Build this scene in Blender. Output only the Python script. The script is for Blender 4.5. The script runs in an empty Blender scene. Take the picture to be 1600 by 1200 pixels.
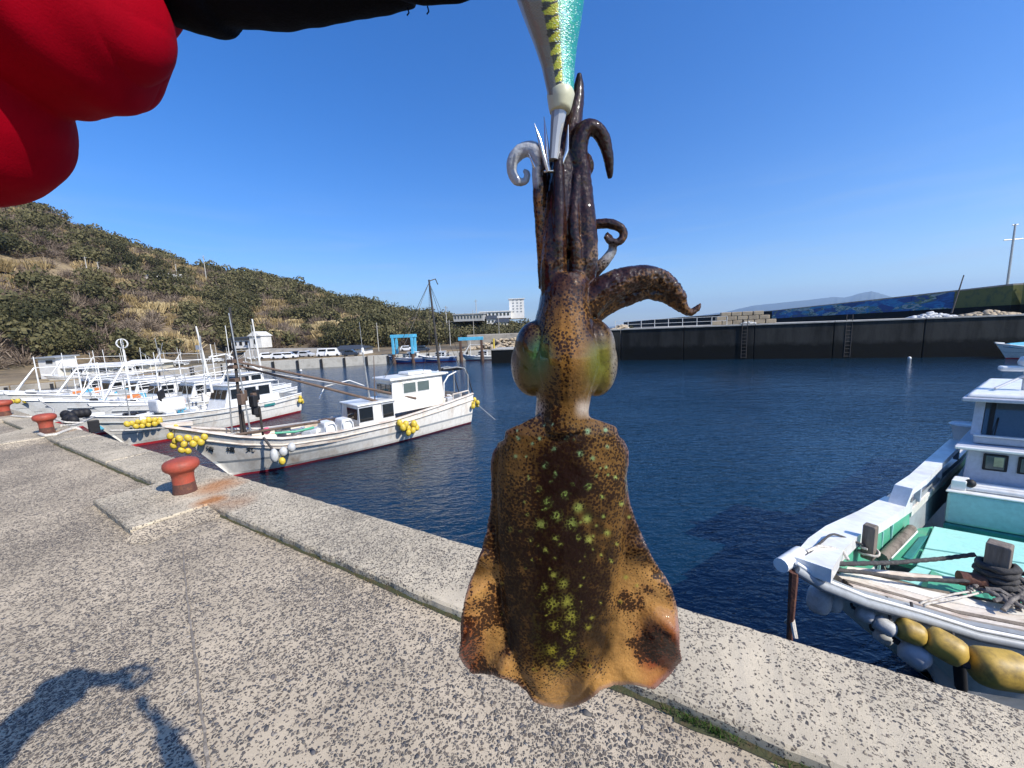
import bpy, bmesh, math, random
import numpy as np
from mathutils import Vector, Matrix, noise as mnoise

rnd = random.Random(7)
rng = np.random.default_rng(11)
S = bpy.context.scene
COL = S.collection

# ------------------------------------------------------------------ camera, world, sun, exposure
CAM_Z = 1.6
WATER = -2.0
FPX = 600.0                                   # focal length in pixels of a 1600 px wide picture
MR = (Matrix.Rotation(math.radians(90 - 7.8), 4, 'X') @ Matrix.Rotation(math.radians(-2.2), 4, 'Z'))
cam_d = bpy.data.cameras.new('camera'); cam = bpy.data.objects.new('camera', cam_d); COL.objects.link(cam)
cam_d.sensor_width = 36; cam_d.lens = 36 * FPX / 1600
cam_d.clip_start = 0.02; cam_d.clip_end = 30000
cam.matrix_world = Matrix.Translation((0, 0, CAM_Z)) @ MR
S.camera = cam

TO_SUN = Vector((0.96, -0.67, 1.0)).normalized()
W = bpy.data.worlds.new('World'); S.world = W; W.use_nodes = True
wn = W.node_tree; wn.nodes.clear()
sky = wn.nodes.new('ShaderNodeTexSky'); sky.sky_type = 'NISHITA'; sky.sun_disc = False
sky.sun_elevation = math.asin(TO_SUN.z); sky.sun_rotation = math.atan2(TO_SUN.x, TO_SUN.y)
sky.air_density = 1.0; sky.dust_density = 0.6; sky.ozone_density = 4.0; sky.altitude = 0
hsv = wn.nodes.new('ShaderNodeHueSaturation'); hsv.inputs['Saturation'].default_value = 1.36
hsv.inputs['Value'].default_value = 1.2; hsv.inputs['Hue'].default_value = .512
bg = wn.nodes.new('ShaderNodeBackground'); bg.inputs['Strength'].default_value = 0.125
wo = wn.nodes.new('ShaderNodeOutputWorld')
wn.links.new(sky.outputs[0], hsv.inputs['Color'])
tcw = wn.nodes.new('ShaderNodeTexCoord'); mpw = wn.nodes.new('ShaderNodeMapping'); mpw.inputs['Scale'].default_value = (1.6, 1.6, 16); mpw.inputs['Rotation'].default_value = (0.05, .04, .3)
nw_ = wn.nodes.new('ShaderNodeTexNoise'); nw_.inputs['Scale'].default_value = 2.2; nw_.inputs['Detail'].default_value = 6; nw_.inputs['Distortion'].default_value = .6
wn.links.new(tcw.outputs['Generated'], mpw.inputs[0]); wn.links.new(mpw.outputs[0], nw_.inputs['Vector'])
rw_ = wn.nodes.new('ShaderNodeValToRGB'); wn.links.new(nw_.outputs[0], rw_.inputs[0]); rw_.color_ramp.elements[0].position = .46; rw_.color_ramp.elements[1].position = .75; rw_.color_ramp.elements[1].color = (.42, .42, .42, 1)
sx_ = wn.nodes.new('ShaderNodeSeparateXYZ'); wn.links.new(tcw.outputs['Generated'], sx_.inputs[0])
rz_ = wn.nodes.new('ShaderNodeValToRGB'); wn.links.new(sx_.outputs[2], rz_.inputs[0]); rz_.color_ramp.elements[0].position = .0; rz_.color_ramp.elements[0].color = (1, 1, 1, 1); rz_.color_ramp.elements[1].position = .32; rz_.color_ramp.elements[1].color = (0, 0, 0, 1)
mw_ = wn.nodes.new('ShaderNodeMath'); mw_.operation = 'MULTIPLY'; wn.links.new(rw_.outputs[0], mw_.inputs[0]); wn.links.new(rz_.outputs[0], mw_.inputs[1])
cw_ = wn.nodes.new('ShaderNodeMix'); cw_.data_type = 'RGBA'; wn.links.new(mw_.outputs[0], cw_.inputs[0]); wn.links.new(hsv.outputs[0], cw_.inputs[6]); cw_.inputs[7].default_value = (3.6, 4.1, 4.7, 1)
wn.links.new(cw_.outputs[2], bg.inputs['Color']); wn.links.new(bg.outputs[0], wo.inputs['Surface'])
sun_d = bpy.data.lights.new('sun', 'SUN'); sun = bpy.data.objects.new('sun', sun_d); COL.objects.link(sun)
sun_d.energy = 4.8; sun_d.angle = math.radians(0.53); sun_d.color = (1.0, 0.945, 0.86)
sun.rotation_euler = (-TO_SUN).to_track_quat('-Z', 'Y').to_euler()
S.view_settings.view_transform = 'Standard'; S.view_settings.look = 'None'
S.view_settings.exposure = 0.48; S.view_settings.gamma = 1
S.cycles.max_bounces = 8; S.cycles.transparent_max_bounces = 12
S.cycles.caustics_reflective = False; S.cycles.caustics_refractive = False

# ------------------------------------------------------------------ placing: a pixel of the photograph onto a real plane
M3 = MR.to_3x3(); C0 = Vector((0, 0, CAM_Z))
def ray(u, v): return M3 @ Vector(((u - 800) / FPX, (600 - v) / FPX, -1))
def pz(u, v, z): d = ray(u, v); return C0 + d * ((z - CAM_Z) / d.z)
def py(u, v, y): d = ray(u, v); return C0 + d * (y / d.y)
def pd(u, v, k): return C0 + ray(u, v) * k
def zat(p, v):                                  # height on the upright line through p that shows at row v
    p = Vector((p[0], p[1], 0)); lo, hi = -5, 60
    for _ in range(40):
        m = (lo + hi) / 2; c = M3.transposed() @ (Vector((p.x, p.y, m)) - C0)
        if 600 - FPX * c.y / -c.z > v: lo = m
        else: hi = m
    return lo
def nz(x, y, z=0): return mnoise.noise(Vector((x, y, z)))
def smooth(a, b, x): t = np.clip((x - a) / (b - a), 0, 1); return t * t * (3 - 2 * t)

# ------------------------------------------------------------------ materials
MATS = {}
def newmat(name):
    m = bpy.data.materials.new(name); m.use_nodes = True
    nt = m.node_tree; b = nt.nodes['Principled BSDF']; MATS[name] = m
    return m, nt, b
def N(nt, t, **kw):
    n = nt.nodes.new(t)
    for k, v in kw.items():
        if k in n.inputs: n.inputs[k].default_value = v
        else: setattr(n, k, v)
    return n
def ramp(nt, fac, stops):
    r = nt.nodes.new('ShaderNodeValToRGB'); nt.links.new(fac, r.inputs[0])
    e = r.color_ramp.elements
    while len(e) < len(stops): e.new(0.5)
    for i, (p, c) in enumerate(stops):
        e[i].position = p; e[i].color = (*c, 1) if len(c) == 3 else c
    return r.outputs[0]
def mixc(nt, f, a, b):
    m = nt.nodes.new('ShaderNodeMix'); m.data_type = 'RGBA'
    for s, i in ((f, 0), (a, 6), (b, 7)):
        if isinstance(s, (int, float)): m.inputs[i].default_value = s
        elif isinstance(s, tuple): m.inputs[i].default_value = (*s, 1)
        else: nt.links.new(s, m.inputs[i])
    return m.outputs[2]
def math_(nt, op, a, b=None):
    m = nt.nodes.new('ShaderNodeMath'); m.operation = op
    for s, i in ((a, 0), (b, 1)):
        if s is None: continue
        if isinstance(s, (int, float)): m.inputs[i].default_value = s
        else: nt.links.new(s, m.inputs[i])
    return m.outputs[0]
def coords(nt, scale=(1, 1, 1), kind='Object'):
    t = nt.nodes.new('ShaderNodeTexCoord'); mp = nt.nodes.new('ShaderNodeMapping')
    mp.inputs['Scale'].default_value = scale
    nt.links.new(t.outputs[kind], mp.inputs[0]); return mp.outputs[0]
def noise(nt, vec, scale, detail=4, rough=.55, dist=0):
    n = N(nt, 'ShaderNodeTexNoise', Scale=scale, Detail=detail, Roughness=rough, Distortion=dist)
    nt.links.new(vec, n.inputs['Vector']); return n.outputs[0]
def bump(nt, b, h, strength=.4, dist=.01):
    n = N(nt, 'ShaderNodeBump', Strength=strength, Distance=dist)
    nt.links.new(h, n.inputs['Height']); nt.links.new(n.outputs[0], b.inputs['Normal'])
def mat(name, col, rough=.5, metal=0, dirt=None, amt=.35, scale=6, stretch=(1, 1, 1), bmp=0, bscale=40, coat=0, spec=.5):
    m, nt, b = newmat(name)
    co = coords(nt, stretch)
    n1 = noise(nt, co, scale, 6, .65)
    d = dirt or tuple(c * .45 for c in col)
    f = ramp(nt, n1, [(.5 - .02, (0, 0, 0)), (.78, (amt * 2, amt * 2, amt * 2))])
    c1 = mixc(nt, f, col, d)
    n2 = noise(nt, co, scale * 7, 4)
    v = ramp(nt, n2, [(.3, (.88, .88, .88)), (.7, (1.06, 1.06, 1.06))])
    mm = nt.nodes.new('ShaderNodeMix'); mm.data_type = 'RGBA'; mm.blend_type = 'MULTIPLY'; mm.inputs[0].default_value = 1
    nt.links.new(c1, mm.inputs[6]); nt.links.new(v, mm.inputs[7])
    nt.links.new(mm.outputs[2], b.inputs['Base Color'])
    b.inputs['Roughness'].default_value = rough; b.inputs['Metallic'].default_value = metal
    b.inputs['Coat Weight'].default_value = coat; b.inputs['Specular IOR Level'].default_value = spec
    if bmp: bump(nt, b, noise(nt, co, bscale, 5), bmp, .01)
    return m

def concrete(name, matrix, stones, sc, stone_amt, stain=None):
    """weathered concrete with its pebbles washed out"""
    m, nt, b = newmat(name)
    co = coords(nt)
    wob = N(nt, 'ShaderNodeTexNoise', Scale=sc * .9, Detail=2); nt.links.new(co, wob.inputs['Vector'])
    add = nt.nodes.new('ShaderNodeVectorMath'); add.operation = 'MULTIPLY_ADD'
    nt.links.new(wob.outputs['Color'], add.inputs[0]); add.inputs[1].default_value = (.6 / sc,) * 3; nt.links.new(co, add.inputs[2])
    def layer(scale, keep, lo):
        v = N(nt, 'ShaderNodeTexVoronoi', Scale=scale, feature='DISTANCE_TO_EDGE'); nt.links.new(add.outputs[0], v.inputs['Vector'])
        w = N(nt, 'ShaderNodeTexVoronoi', Scale=scale, feature='F1'); nt.links.new(add.outputs[0], w.inputs['Vector'])
        sep = nt.nodes.new('ShaderNodeSeparateColor'); nt.links.new(w.outputs['Color'], sep.inputs[0])
        edge = ramp(nt, v.outputs['Distance'], [(lo, (0, 0, 0)), (lo + .07, (1, 1, 1))])
        big = noise(nt, co, 1.1, 4)
        thr = math_(nt, 'ADD', math_(nt, 'MULTIPLY', math_(nt, 'SUBTRACT', big, .5), 1.5), keep)
        return math_(nt, 'MULTIPLY', edge, math_(nt, 'LESS_THAN', sep.outputs[0], thr)), sep, v.outputs['Distance']
    f1, s1, d1 = layer(sc, stone_amt, .11)
    f2, s2, d2 = layer(sc * 2.1, stone_amt * .75, .1)
    n_mid = noise(nt, co, 2.3, 7, .7)
    base = mixc(nt, ramp(nt, n_mid, [(.35, (0, 0, 0)), (.7, (1, 1, 1))]), matrix, tuple(c * .62 for c in matrix))
    n_f = noise(nt, co, sc * 4, 3)
    base = mixc(nt, ramp(nt, n_f, [(.35, (.45, .45, .45)), (.55, (0, 0, 0))]), base, tuple(c * .55 for c in matrix))
    st = ramp(nt, s1.outputs[1], [(0, stones[0]), (.35, stones[1]), (.7, stones[2]), (1, stones[3])])
    st2 = ramp(nt, s2.outputs[1], [(0, stones[1]), (.5, stones[0]), (1, stones[3])])
    c = mixc(nt, f2, base, st2); c = mixc(nt, f1, c, st)
    if stain:                                     # rust run-off and old grime, each with its own outline
        for (x, y, r, k, colr) in stain:
            vs = nt.nodes.new('ShaderNodeVectorMath'); vs.operation = 'DISTANCE'
            wv = N(nt, 'ShaderNodeTexNoise', Scale=6.0, Detail=5); nt.links.new(co, wv.inputs['Vector'])
            ad = nt.nodes.new('ShaderNodeVectorMath'); ad.operation = 'MULTIPLY_ADD'
            nt.links.new(wv.outputs['Color'], ad.inputs[0]); ad.inputs[1].default_value = (r * .9,) * 2 + (0,)
            nt.links.new(co, ad.inputs[2]); nt.links.new(ad.outputs[0], vs.inputs[0])
            vs.inputs[1].default_value = (x + r * .45, y + r * .45, .06)
            ff = ramp(nt, math_(nt, 'DIVIDE', vs.outputs['Value'], r), [(.25, (k, k, k)), (1, (0, 0, 0))])
            c = mixc(nt, ff, c, colr)
    nt.links.new(c, b.inputs['Base Color']); b.inputs['Roughness'].default_value = .9
    b.inputs['Specular IOR Level'].default_value = .25
    h = math_(nt, 'ADD', math_(nt, 'MULTIPLY', f1, 1.0), math_(nt, 'MULTIPLY', f2, .45))
    h = math_(nt, 'ADD', h, math_(nt, 'MULTIPLY', n_f, .5))
    bump(nt, b, h, .9, .006)
    return m

STONES = [(.075, .07, .066), (.15, .12, .09), (.10, .095, .09), (.24, .195, .145)]
bol_spots = [(-3.48, 3.87), (-8.68, 7.01), (-12.2, 9.1)]
RUST = (.42, .17, .05)
M_pave = concrete('paving_concrete', (.59, .485, .34), STONES, 64, .48)
M_kerb = concrete('kerb_concrete', (.64, .545, .39), STONES, 76, .34,
    stain=[(-3.25, 4.0, .34, .75, RUST), (-3.02, 3.62, .18, .9, RUST), (-8.5, 7.1, .25, .5, RUST), (-2.75, 3.55, .25, .35, RUST)])
M_oldcon = mat('old_concrete', (.33, .30, .25), .9, dirt=(.10, .095, .08), amt=.45, scale=.9, bmp=.4, bscale=12)
M_blackcon = mat('shade_black_concrete', (.008, .008, .008), .85, dirt=(.016, .016, .015), amt=.3, scale=.5, stretch=(1, 1, .25), bmp=.3, bscale=5, spec=.12)  # near-black base colour holds the shade of the breakwater's inner face
M_blackcon2 = mat('near_black_concrete', (.009, .010, .010), .85, dirt=(.005, .005, .005), amt=.5, scale=.5, stretch=(1, 1, .2), bmp=.3, bscale=5, spec=.12)  # plain near-black tone for the sea wall base and far panels
def shade_tide_mat(name, up, low):  # face's shade put into near-black tones; tide mark is the blacker lower band
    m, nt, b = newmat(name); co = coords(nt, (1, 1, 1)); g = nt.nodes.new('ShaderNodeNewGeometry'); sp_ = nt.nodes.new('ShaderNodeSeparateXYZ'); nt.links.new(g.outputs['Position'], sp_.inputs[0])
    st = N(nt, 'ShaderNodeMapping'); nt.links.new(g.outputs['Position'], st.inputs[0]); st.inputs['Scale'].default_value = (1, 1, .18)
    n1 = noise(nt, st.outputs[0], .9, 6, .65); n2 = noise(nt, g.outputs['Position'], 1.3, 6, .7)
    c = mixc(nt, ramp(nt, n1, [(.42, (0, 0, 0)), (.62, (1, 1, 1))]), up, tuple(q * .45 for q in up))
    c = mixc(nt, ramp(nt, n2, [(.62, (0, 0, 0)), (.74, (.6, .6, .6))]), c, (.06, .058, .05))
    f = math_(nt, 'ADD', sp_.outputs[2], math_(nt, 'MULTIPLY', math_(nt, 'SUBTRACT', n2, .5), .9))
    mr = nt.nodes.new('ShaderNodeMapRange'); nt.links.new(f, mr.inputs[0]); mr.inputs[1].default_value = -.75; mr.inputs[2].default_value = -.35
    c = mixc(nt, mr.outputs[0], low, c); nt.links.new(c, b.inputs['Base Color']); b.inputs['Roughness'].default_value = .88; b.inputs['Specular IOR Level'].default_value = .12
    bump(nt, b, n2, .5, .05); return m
M_face1 = shade_tide_mat('shade_tide_concrete', (.040, .040, .037), (.008, .0085, .008))
M_face2 = shade_tide_mat('darker_shade_tide_concrete', (.030, .030, .028), (.007, .0075, .007))
M_edgecon = mat('pale_coping_concrete', (.42, .40, .35), .9, dirt=(.2, .18, .15), amt=.4, scale=1.5)
M_white = mat('boat_white', (.79, .76, .69), .38, dirt=(.42, .30, .19), amt=.42, scale=2.2, stretch=(1, 1, .35), coat=.1)
M_white2 = mat('clean_boat_white', (.80, .80, .77), .35, dirt=(.48, .42, .33), amt=.34, scale=2, coat=.25)
M_dwhite = mat('weathered_white_wood', (.62, .56, .48), .7, dirt=(.26, .15, .09), amt=.5, scale=5, stretch=(.5, 2, 2), bmp=.3, bscale=30)
M_grey = mat('grey_paint', (.30, .32, .33), .5, amt=.25)
M_ltgrey = mat('pale_grey_paint', (.50, .52, .54), .45, amt=.2, scale=3)
M_shadegrey = mat('cabin_shade_grey', (.47, .49, .55), .45, dirt=(.33, .33, .36), amt=.25, scale=4)  # cool grey puts the shade on the near boat's cabin into its colour
M_bluegrey = mat('blue_grey_paint', (.14, .18, .21), .35, dirt=(.3, .33, .34), amt=.5, scale=5)
M_red = mat('antifouling_red', (.33, .018, .035), .5, amt=.35, scale=5)
M_red2 = mat('antifouling_bright_red', (.55, .03, .04), .5, amt=.2, scale=5)
M_glass = mat('window_glass', (.012, .014, .015), .04, amt=0, spec=.8)
M_glass2 = mat('pale_window_glass', (.10, .13, .12), .06, amt=.2, spec=.8)
M_metal = mat('galvanised_metal', (.50, .50, .48), .4, .6, dirt=(.22, .16, .1), amt=.4, scale=9)
M_dark = mat('dark_rubber', (.018, .018, .02), .6, amt=.3, spec=.3)
M_black = mat('dark_pole_paint', (.035, .032, .03), .5, dirt=(.12, .07, .04), amt=.4, scale=8)
M_wood = mat('weathered_wood', (.20, .165, .13), .85, dirt=(.06, .045, .035), amt=.6, scale=14, stretch=(1, 1, .12), bmp=.8, bscale=60)
M_brown = mat('brown_spar', (.13, .085, .06), .7, dirt=(.05, .03, .02), amt=.5, scale=5)
M_yellow = mat('yellow_float', (.66, .49, .05), .5, dirt=(.26, .18, .05), amt=.5, scale=12)
M_oldyellow = mat('grimy_yellow_float', (.50, .33, .06), .5, dirt=(.10, .07, .03), amt=.55, scale=9)
M_fend = mat('grey_fender', (.52, .53, .52), .5, dirt=(.2, .2, .18), amt=.4, scale=10)
M_rope = mat('white_rope', (.62, .58, .50), .85, dirt=(.25, .2, .15), amt=.5, scale=25, bmp=.6, bscale=150)
M_drope = mat('dark_rope', (.05, .048, .047), .85, dirt=(.13, .12, .11), amt=.5, scale=30, bmp=.8, bscale=150)
M_mint = mat('mint_deck_paint', (.36, .72, .64), .5, dirt=(.40, .62, .52), amt=.35, scale=4)
M_green = mat('green_deck_paint', (.07, .36, .22), .5, dirt=(.2, .33, .22), amt=.4, scale=6)
M_teal = mat('dark_teal_paint', (.03, .20, .19), .45, amt=.3)
M_pteal = mat('pale_teal_paint', (.35, .56, .56), .5, dirt=(.24, .44, .44), amt=.25, scale=3)
M_bol = mat('bollard_red_paint', (.36, .065, .035), .6, dirt=(.16, .06, .035), amt=.45, scale=9, bmp=.35, bscale=50)
M_bolrust = mat('rusty_iron', (.10, .04, .028), .85, dirt=(.22, .09, .04), amt=.6, scale=14, bmp=.6, bscale=60)
M_cyan = mat('cyan_steel', (.10, .45, .66), .45, amt=.3, scale=2)
M_rustpost = mat('rusty_pile', (.10, .055, .035), .8, amt=.4, scale=3)
M_roof = mat('dark_roof_tile', (.045, .05, .055), .6, amt=.3, scale=3)
M_cream = mat('cream_wall', (.62, .57, .44), .8, dirt=(.4, .35, .26), amt=.3, scale=1)
M_bwhite = mat('white_wall', (.70, .69, .65), .8, dirt=(.45, .43, .38), amt=.3, scale=.6)
M_bgrey = mat('grey_wall', (.36, .36, .34), .8, amt=.25, scale=.5)
M_stoneb = mat('tan_block', (.42, .34, .23), .9, dirt=(.2, .15, .1), amt=.4, scale=1.2, bmp=.5, bscale=6)
M_carw = mat('white_car_paint', (.75, .76, .77), .25, amt=.05, coat=.6)
M_card = mat('dark_car_paint', (.03, .04, .06), .25, amt=.05, coat=.6)
M_carb = mat('blue_boat_paint', (.03, .09, .28), .4, amt=.2)
M_orange = mat('orange_buoy_plastic', (.75, .25, .07), .45, amt=.3)
M_pink = mat('pink_plastic', (.70, .14, .22), .5, amt=.2)
M_lblue = mat('light_blue_tarp', (.10, .42, .60), .6, amt=.3)
M_tyre = mat('tyre_rubber', (.02, .02, .02), .8, amt=.2)
M_bark = mat('bark', (.12, .09, .065), .9, amt=.4, scale=3)
M_pole = mat('concrete_pole', (.45, .43, .38), .8, amt=.3, scale=2)
M_letter = mat('black_lettering', (.02, .02, .02), .5, amt=.1)
M_moss = mat('moss_soil', (.05, .055, .02), .95, dirt=(.09, .06, .03), amt=.5, scale=18, bmp=.8, bscale=60)
M_jacket = mat('red_jacket_fabric', (.27, .0004, .008), .75, dirt=(.20, .0004, .010), amt=.3, scale=5, bmp=.10, bscale=600, spec=.04)
M_glove = mat('black_glove_fabric', (.0035, .004, .007), .9, amt=.2, scale=30, bmp=.3, bscale=500, spec=.08)
M_phone = mat('phone_body', (.02, .02, .022), .3, amt=0)
M_trouser = mat('dark_trousers', (.02, .025, .035), .8, amt=.2)
M_skin = mat('skin', (.45, .25, .16), .5, amt=.1)
M_hair = mat('black_hair', (.012, .01, .009), .6, amt=.2)

def foliage_mat(name, cols, tr=.15, rough=.75):
    m, nt, b = newmat(name)
    g = nt.nodes.new('ShaderNodeNewGeometry'); oi = nt.nodes.new('ShaderNodeObjectInfo')
    n1 = N(nt, 'ShaderNodeTexNoise', Scale=.09, Detail=3); nt.links.new(g.outputs['Position'], n1.inputs['Vector'])
    n2 = N(nt, 'ShaderNodeTexNoise', Scale=1.1, Detail=3); nt.links.new(g.outputs['Position'], n2.inputs['Vector'])
    f = math_(nt, 'ADD', math_(nt, 'MULTIPLY', n1.outputs[0], .5), math_(nt, 'MULTIPLY', n2.outputs[0], .35))
    f = math_(nt, 'ADD', f, math_(nt, 'MULTIPLY', math_(nt, 'SUBTRACT', oi.outputs['Random'], .5), .35))
    f = math_(nt, 'ADD', f, math_(nt, 'MULTIPLY', math_(nt, 'SUBTRACT', g.outputs['Random Per Island'], .4), .35))
    c = ramp(nt, f, [(.25, cols[0]), (.45, cols[1]), (.65, cols[2])])
    nt.links.new(c, b.inputs['Base Color']); b.inputs['Roughness'].default_value = rough
    b.inputs['Specular IOR Level'].default_value = .2
    return m
M_ever = foliage_mat('evergreen_leaves', [(.030, .032, .013), (.066, .064, .026), (.13, .115, .052)])
M_bare = foliage_mat('bare_twigs', [(.10, .073, .055), (.17, .128, .095), (.26, .205, .15)])
M_tan = foliage_mat('dry_grass_leaves', [(.22, .16, .075), (.36, .27, .13), (.50, .40, .22)])
M_grass = foliage_mat('kerb_grass', [(.03, .07, .012), (.07, .14, .02), (.14, .20, .05)])

def hill_mat():
    m, nt, b = newmat('hillside_ground')
    co = coords(nt)
    a = noise(nt, co, .045, 6, .6); c = noise(nt, co, .5, 6, .7)
    f = math_(nt, 'ADD', math_(nt, 'MULTIPLY', a, .6), math_(nt, 'MULTIPLY', c, .4))
    col = ramp(nt, f, [(.36, (.055, .05, .025)), (.47, (.11, .085, .05)), (.54, (.19, .14, .08)), (.64, (.32, .25, .14))])
    nt.links.new(col, b.inputs['Base Color']); b.inputs['Roughness'].default_value = .95
    bump(nt, b, c, .8, .5); return m
M_hill = hill_mat()
def water_mat():
    m, nt, b = newmat('harbour_water')
    b.inputs['Base Color'].default_value = (.0034, .020, .041, 1)
    b.inputs['Roughness'].default_value = .06; b.inputs['IOR'].default_value = 1.47
    co = coords(nt)
    mp = nt.nodes.new('ShaderNodeMapping'); nt.links.new(co, mp.inputs[0]); mp.inputs['Rotation'].default_value = (0, 0, math.radians(-20)); mp.inputs['Scale'].default_value = (.55, 1.25, 1)
    v = mp.outputs[0]
    a = noise(nt, v, 1.3, 3, .5, .3); c = noise(nt, v, 6.0, 3, .55, .5); d = noise(nt, v, 17, 2, .5)
    patch = ramp(nt, noise(nt, co, .06, 3), [(.38, (.35, .35, .35)), (.62, (1, 1, 1))])
    h = math_(nt, 'ADD', math_(nt, 'MULTIPLY', a, .55), math_(nt, 'MULTIPLY', c, .42))
    h = math_(nt, 'ADD', h, math_(nt, 'MULTIPLY', d, .09))
    h = math_(nt, 'MULTIPLY', h, patch)
    bump(nt, b, h, 1.0, .20); return m
M_water = water_mat()
def mural_mat():
    m, nt, b = newmat('painted_mural')
    co = coords(nt, (.09, .09, .45))
    v = N(nt, 'ShaderNodeTexVoronoi', Scale=3.0, Randomness=1.0); nt.links.new(co, v.inputs['Vector'])
    sp = nt.nodes.new('ShaderNodeSeparateColor'); nt.links.new(v.outputs['Color'], sp.inputs[0])
    n_ = noise(nt, co, 5, 5, .6, 1.2)
    f = math_(nt, 'ADD', math_(nt, 'MULTIPLY', sp.outputs[0], .45), math_(nt, 'MULTIPLY', n_, .55))
    c = ramp(nt, f, [(.25, (.012, .05, .16)), (.40, (.02, .13, .36)), (.48, (.03, .26, .48)), (.53, (.03, .14, .13)), (.59, (.42, .50, .52)), (.63, (.10, .20, .07)), (.7, (.02, .07, .24))])
    nt.links.new(c, b.inputs['Base Color']); b.inputs['Roughness'].default_value = .8; return m
M_mural = mural_mat()
M_mural2 = mat('yellow_green_mural', (.12, .13, .03), .8, dirt=(.03, .06, .03), amt=.6, scale=1.5)
M_mount = mat('far_mountain_forest', (.05, .07, .06), .95, amt=.3, scale=.002)

# ------------------------------------------------------------------ mesh helpers
class MB:
    def __init__(s): s.v = []; s.f = []; s.m = []; s.cur = 0
    def add(s, V, F):
        o = len(s.v); s.v += [tuple(p) for p in V]; s.f += [tuple(i + o for i in f) for f in F]; s.m += [s.cur] * len(F); return s
    def box(s, c, d, rz=0, rx=0, ry=0):
        R = Matrix.Rotation(rz, 3, 'Z') @ Matrix.Rotation(ry, 3, 'Y') @ Matrix.Rotation(rx, 3, 'X'); c = Vector(c)
        V = [c + R @ Vector((x * d[0] / 2, y * d[1] / 2, z * d[2] / 2)) for z in (-1, 1) for y in (-1, 1) for x in (-1, 1)]
        return s.add(V, [(0, 2, 3, 1), (4, 5, 7, 6), (0, 1, 5, 4), (2, 6, 7, 3), (0, 4, 6, 2), (1, 3, 7, 5)])
    def hexa(s, lo, hi):                         # bottom ring, top ring (equal lengths)
        n = len(lo)
        return s.add(list(lo) + list(hi), [tuple(reversed(range(n))), tuple(range(n, 2 * n))] + [(i, (i + 1) % n, n + (i + 1) % n, n + i) for i in range(n)])
    def prism(s, poly, z0, z1): return s.hexa([(p[0], p[1], z0) for p in poly], [(p[0], p[1], z1) for p in poly])
    def tube(s, pts, r, n=7, cap=True, flat=1):
        pts = [Vector(p) for p in pts]; rs = r if isinstance(r, (list, tuple)) else [r] * len(pts)
        V, F = [], []; up = None
        for i, p in enumerate(pts):
            t = (pts[min(i + 1, len(pts) - 1)] - pts[max(i - 1, 0)]).normalized()
            if up is None: up = Vector((0, 0, 1)) if abs(t.z) < .9 else Vector((1, 0, 0))
            a = t.cross(up)
            if a.length < 1e-5: a = t.orthogonal()
            a.normalize(); b_ = a.cross(t).normalized(); up = b_
            for k in range(n):
                q = 2 * math.pi * k / n; V.append(p + (a * math.cos(q) + b_ * math.sin(q) * flat) * rs[i])
        for i in range(len(pts) - 1):
            for k in range(n):
                k2 = (k + 1) % n; F.append((i * n + k, i * n + k2, (i + 1) * n + k2, (i + 1) * n + k))
        if cap: F.append(tuple(reversed(range(n)))); F.append(tuple(range((len(pts) - 1) * n, len(pts) * n)))
        return s.add(V, F)
    def lathe(s, prof, c=(0, 0, 0), n=24):
        V, F = [], []; c = Vector(c)
        for r, z in prof:
            for k in range(n): q = 2 * math.pi * k / n; V.append(c + Vector((r * math.cos(q), r * math.sin(q), z)))
        for i in range(len(prof) - 1):
            for k in range(n): k2 = (k + 1) % n; F.append((i * n + k, i * n + k2, (i + 1) * n + k2, (i + 1) * n + k))
        F.append(tuple(reversed(range(n)))); F.append(tuple(range((len(prof) - 1) * n, len(prof) * n)))
        return s.add(V, F)
    def ball(s, c, r, nu=14, nv=9, sq=(1, 1, 1), R=None):
        V, F = [], []; c = Vector(c)
        for j in range(nv + 1):
            t = math.pi * (j + .001) / (nv + .002)
            for k in range(nu):
                q = 2 * math.pi * k / nu
                p = Vector((math.sin(t) * math.cos(q) * sq[0], math.sin(t) * math.sin(q) * sq[1], math.cos(t) * sq[2])) * r
                V.append(c + (R @ p if R else p))
        for j in range(nv):
            for k in range(nu): k2 = (k + 1) % nu; F.append((j * nu + k, (j + 1) * nu + k, (j + 1) * nu + k2, j * nu + k2))
        F.append(tuple(range(nu))); F.append(tuple(reversed(range(nv * nu, nv * nu + nu))))
        return s.add(V, F)
    def strip(s, A, B):                          # ruled surface between two polylines
        n = len(A); return s.add(list(A) + list(B), [(i, i + 1, n + i + 1, n + i) for i in range(n - 1)])
    def build(s, name, mats, parent=None, smooth_=None, bevel=0, world=False):
        me = bpy.data.meshes.new(name)
        V = s.v
        if world and parent is not None:
            inv = parent.matrix_basis.inverted(); V = [inv @ Vector(p) for p in V]
        me.from_pydata([tuple(p) for p in V], [], s.f); 
        if not isinstance(mats, (list, tuple)): mats = [mats]
        for m in mats: me.materials.append(m)
        if len(mats) > 1: me.polygons.foreach_set('material_index', s.m)
        bm = bmesh.new(); bm.from_mesh(me); bmesh.ops.recalc_face_normals(bm, faces=bm.faces); bm.to_mesh(me); bm.free()
        if smooth_ is not None:
            me.polygons.foreach_set('use_smooth', [True] * len(me.polygons)); me.set_sharp_from_angle(angle=math.radians(smooth_))
        me.update()
        o = bpy.data.objects.new(name, me); COL.objects.link(o)
        if parent is not None: o.parent = parent
        if bevel:
            b = o.modifiers.new('bevel', 'BEVEL'); b.width = bevel; b.segments = 2; b.limit_method = 'ANGLE'
        return o
def tag(o, label=None, cat=None, group=None, kind=None):
    if label: o['label'] = label
    if cat: o['category'] = cat
    if group: o['group'] = group
    if kind: o['kind'] = kind
    return o
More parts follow.
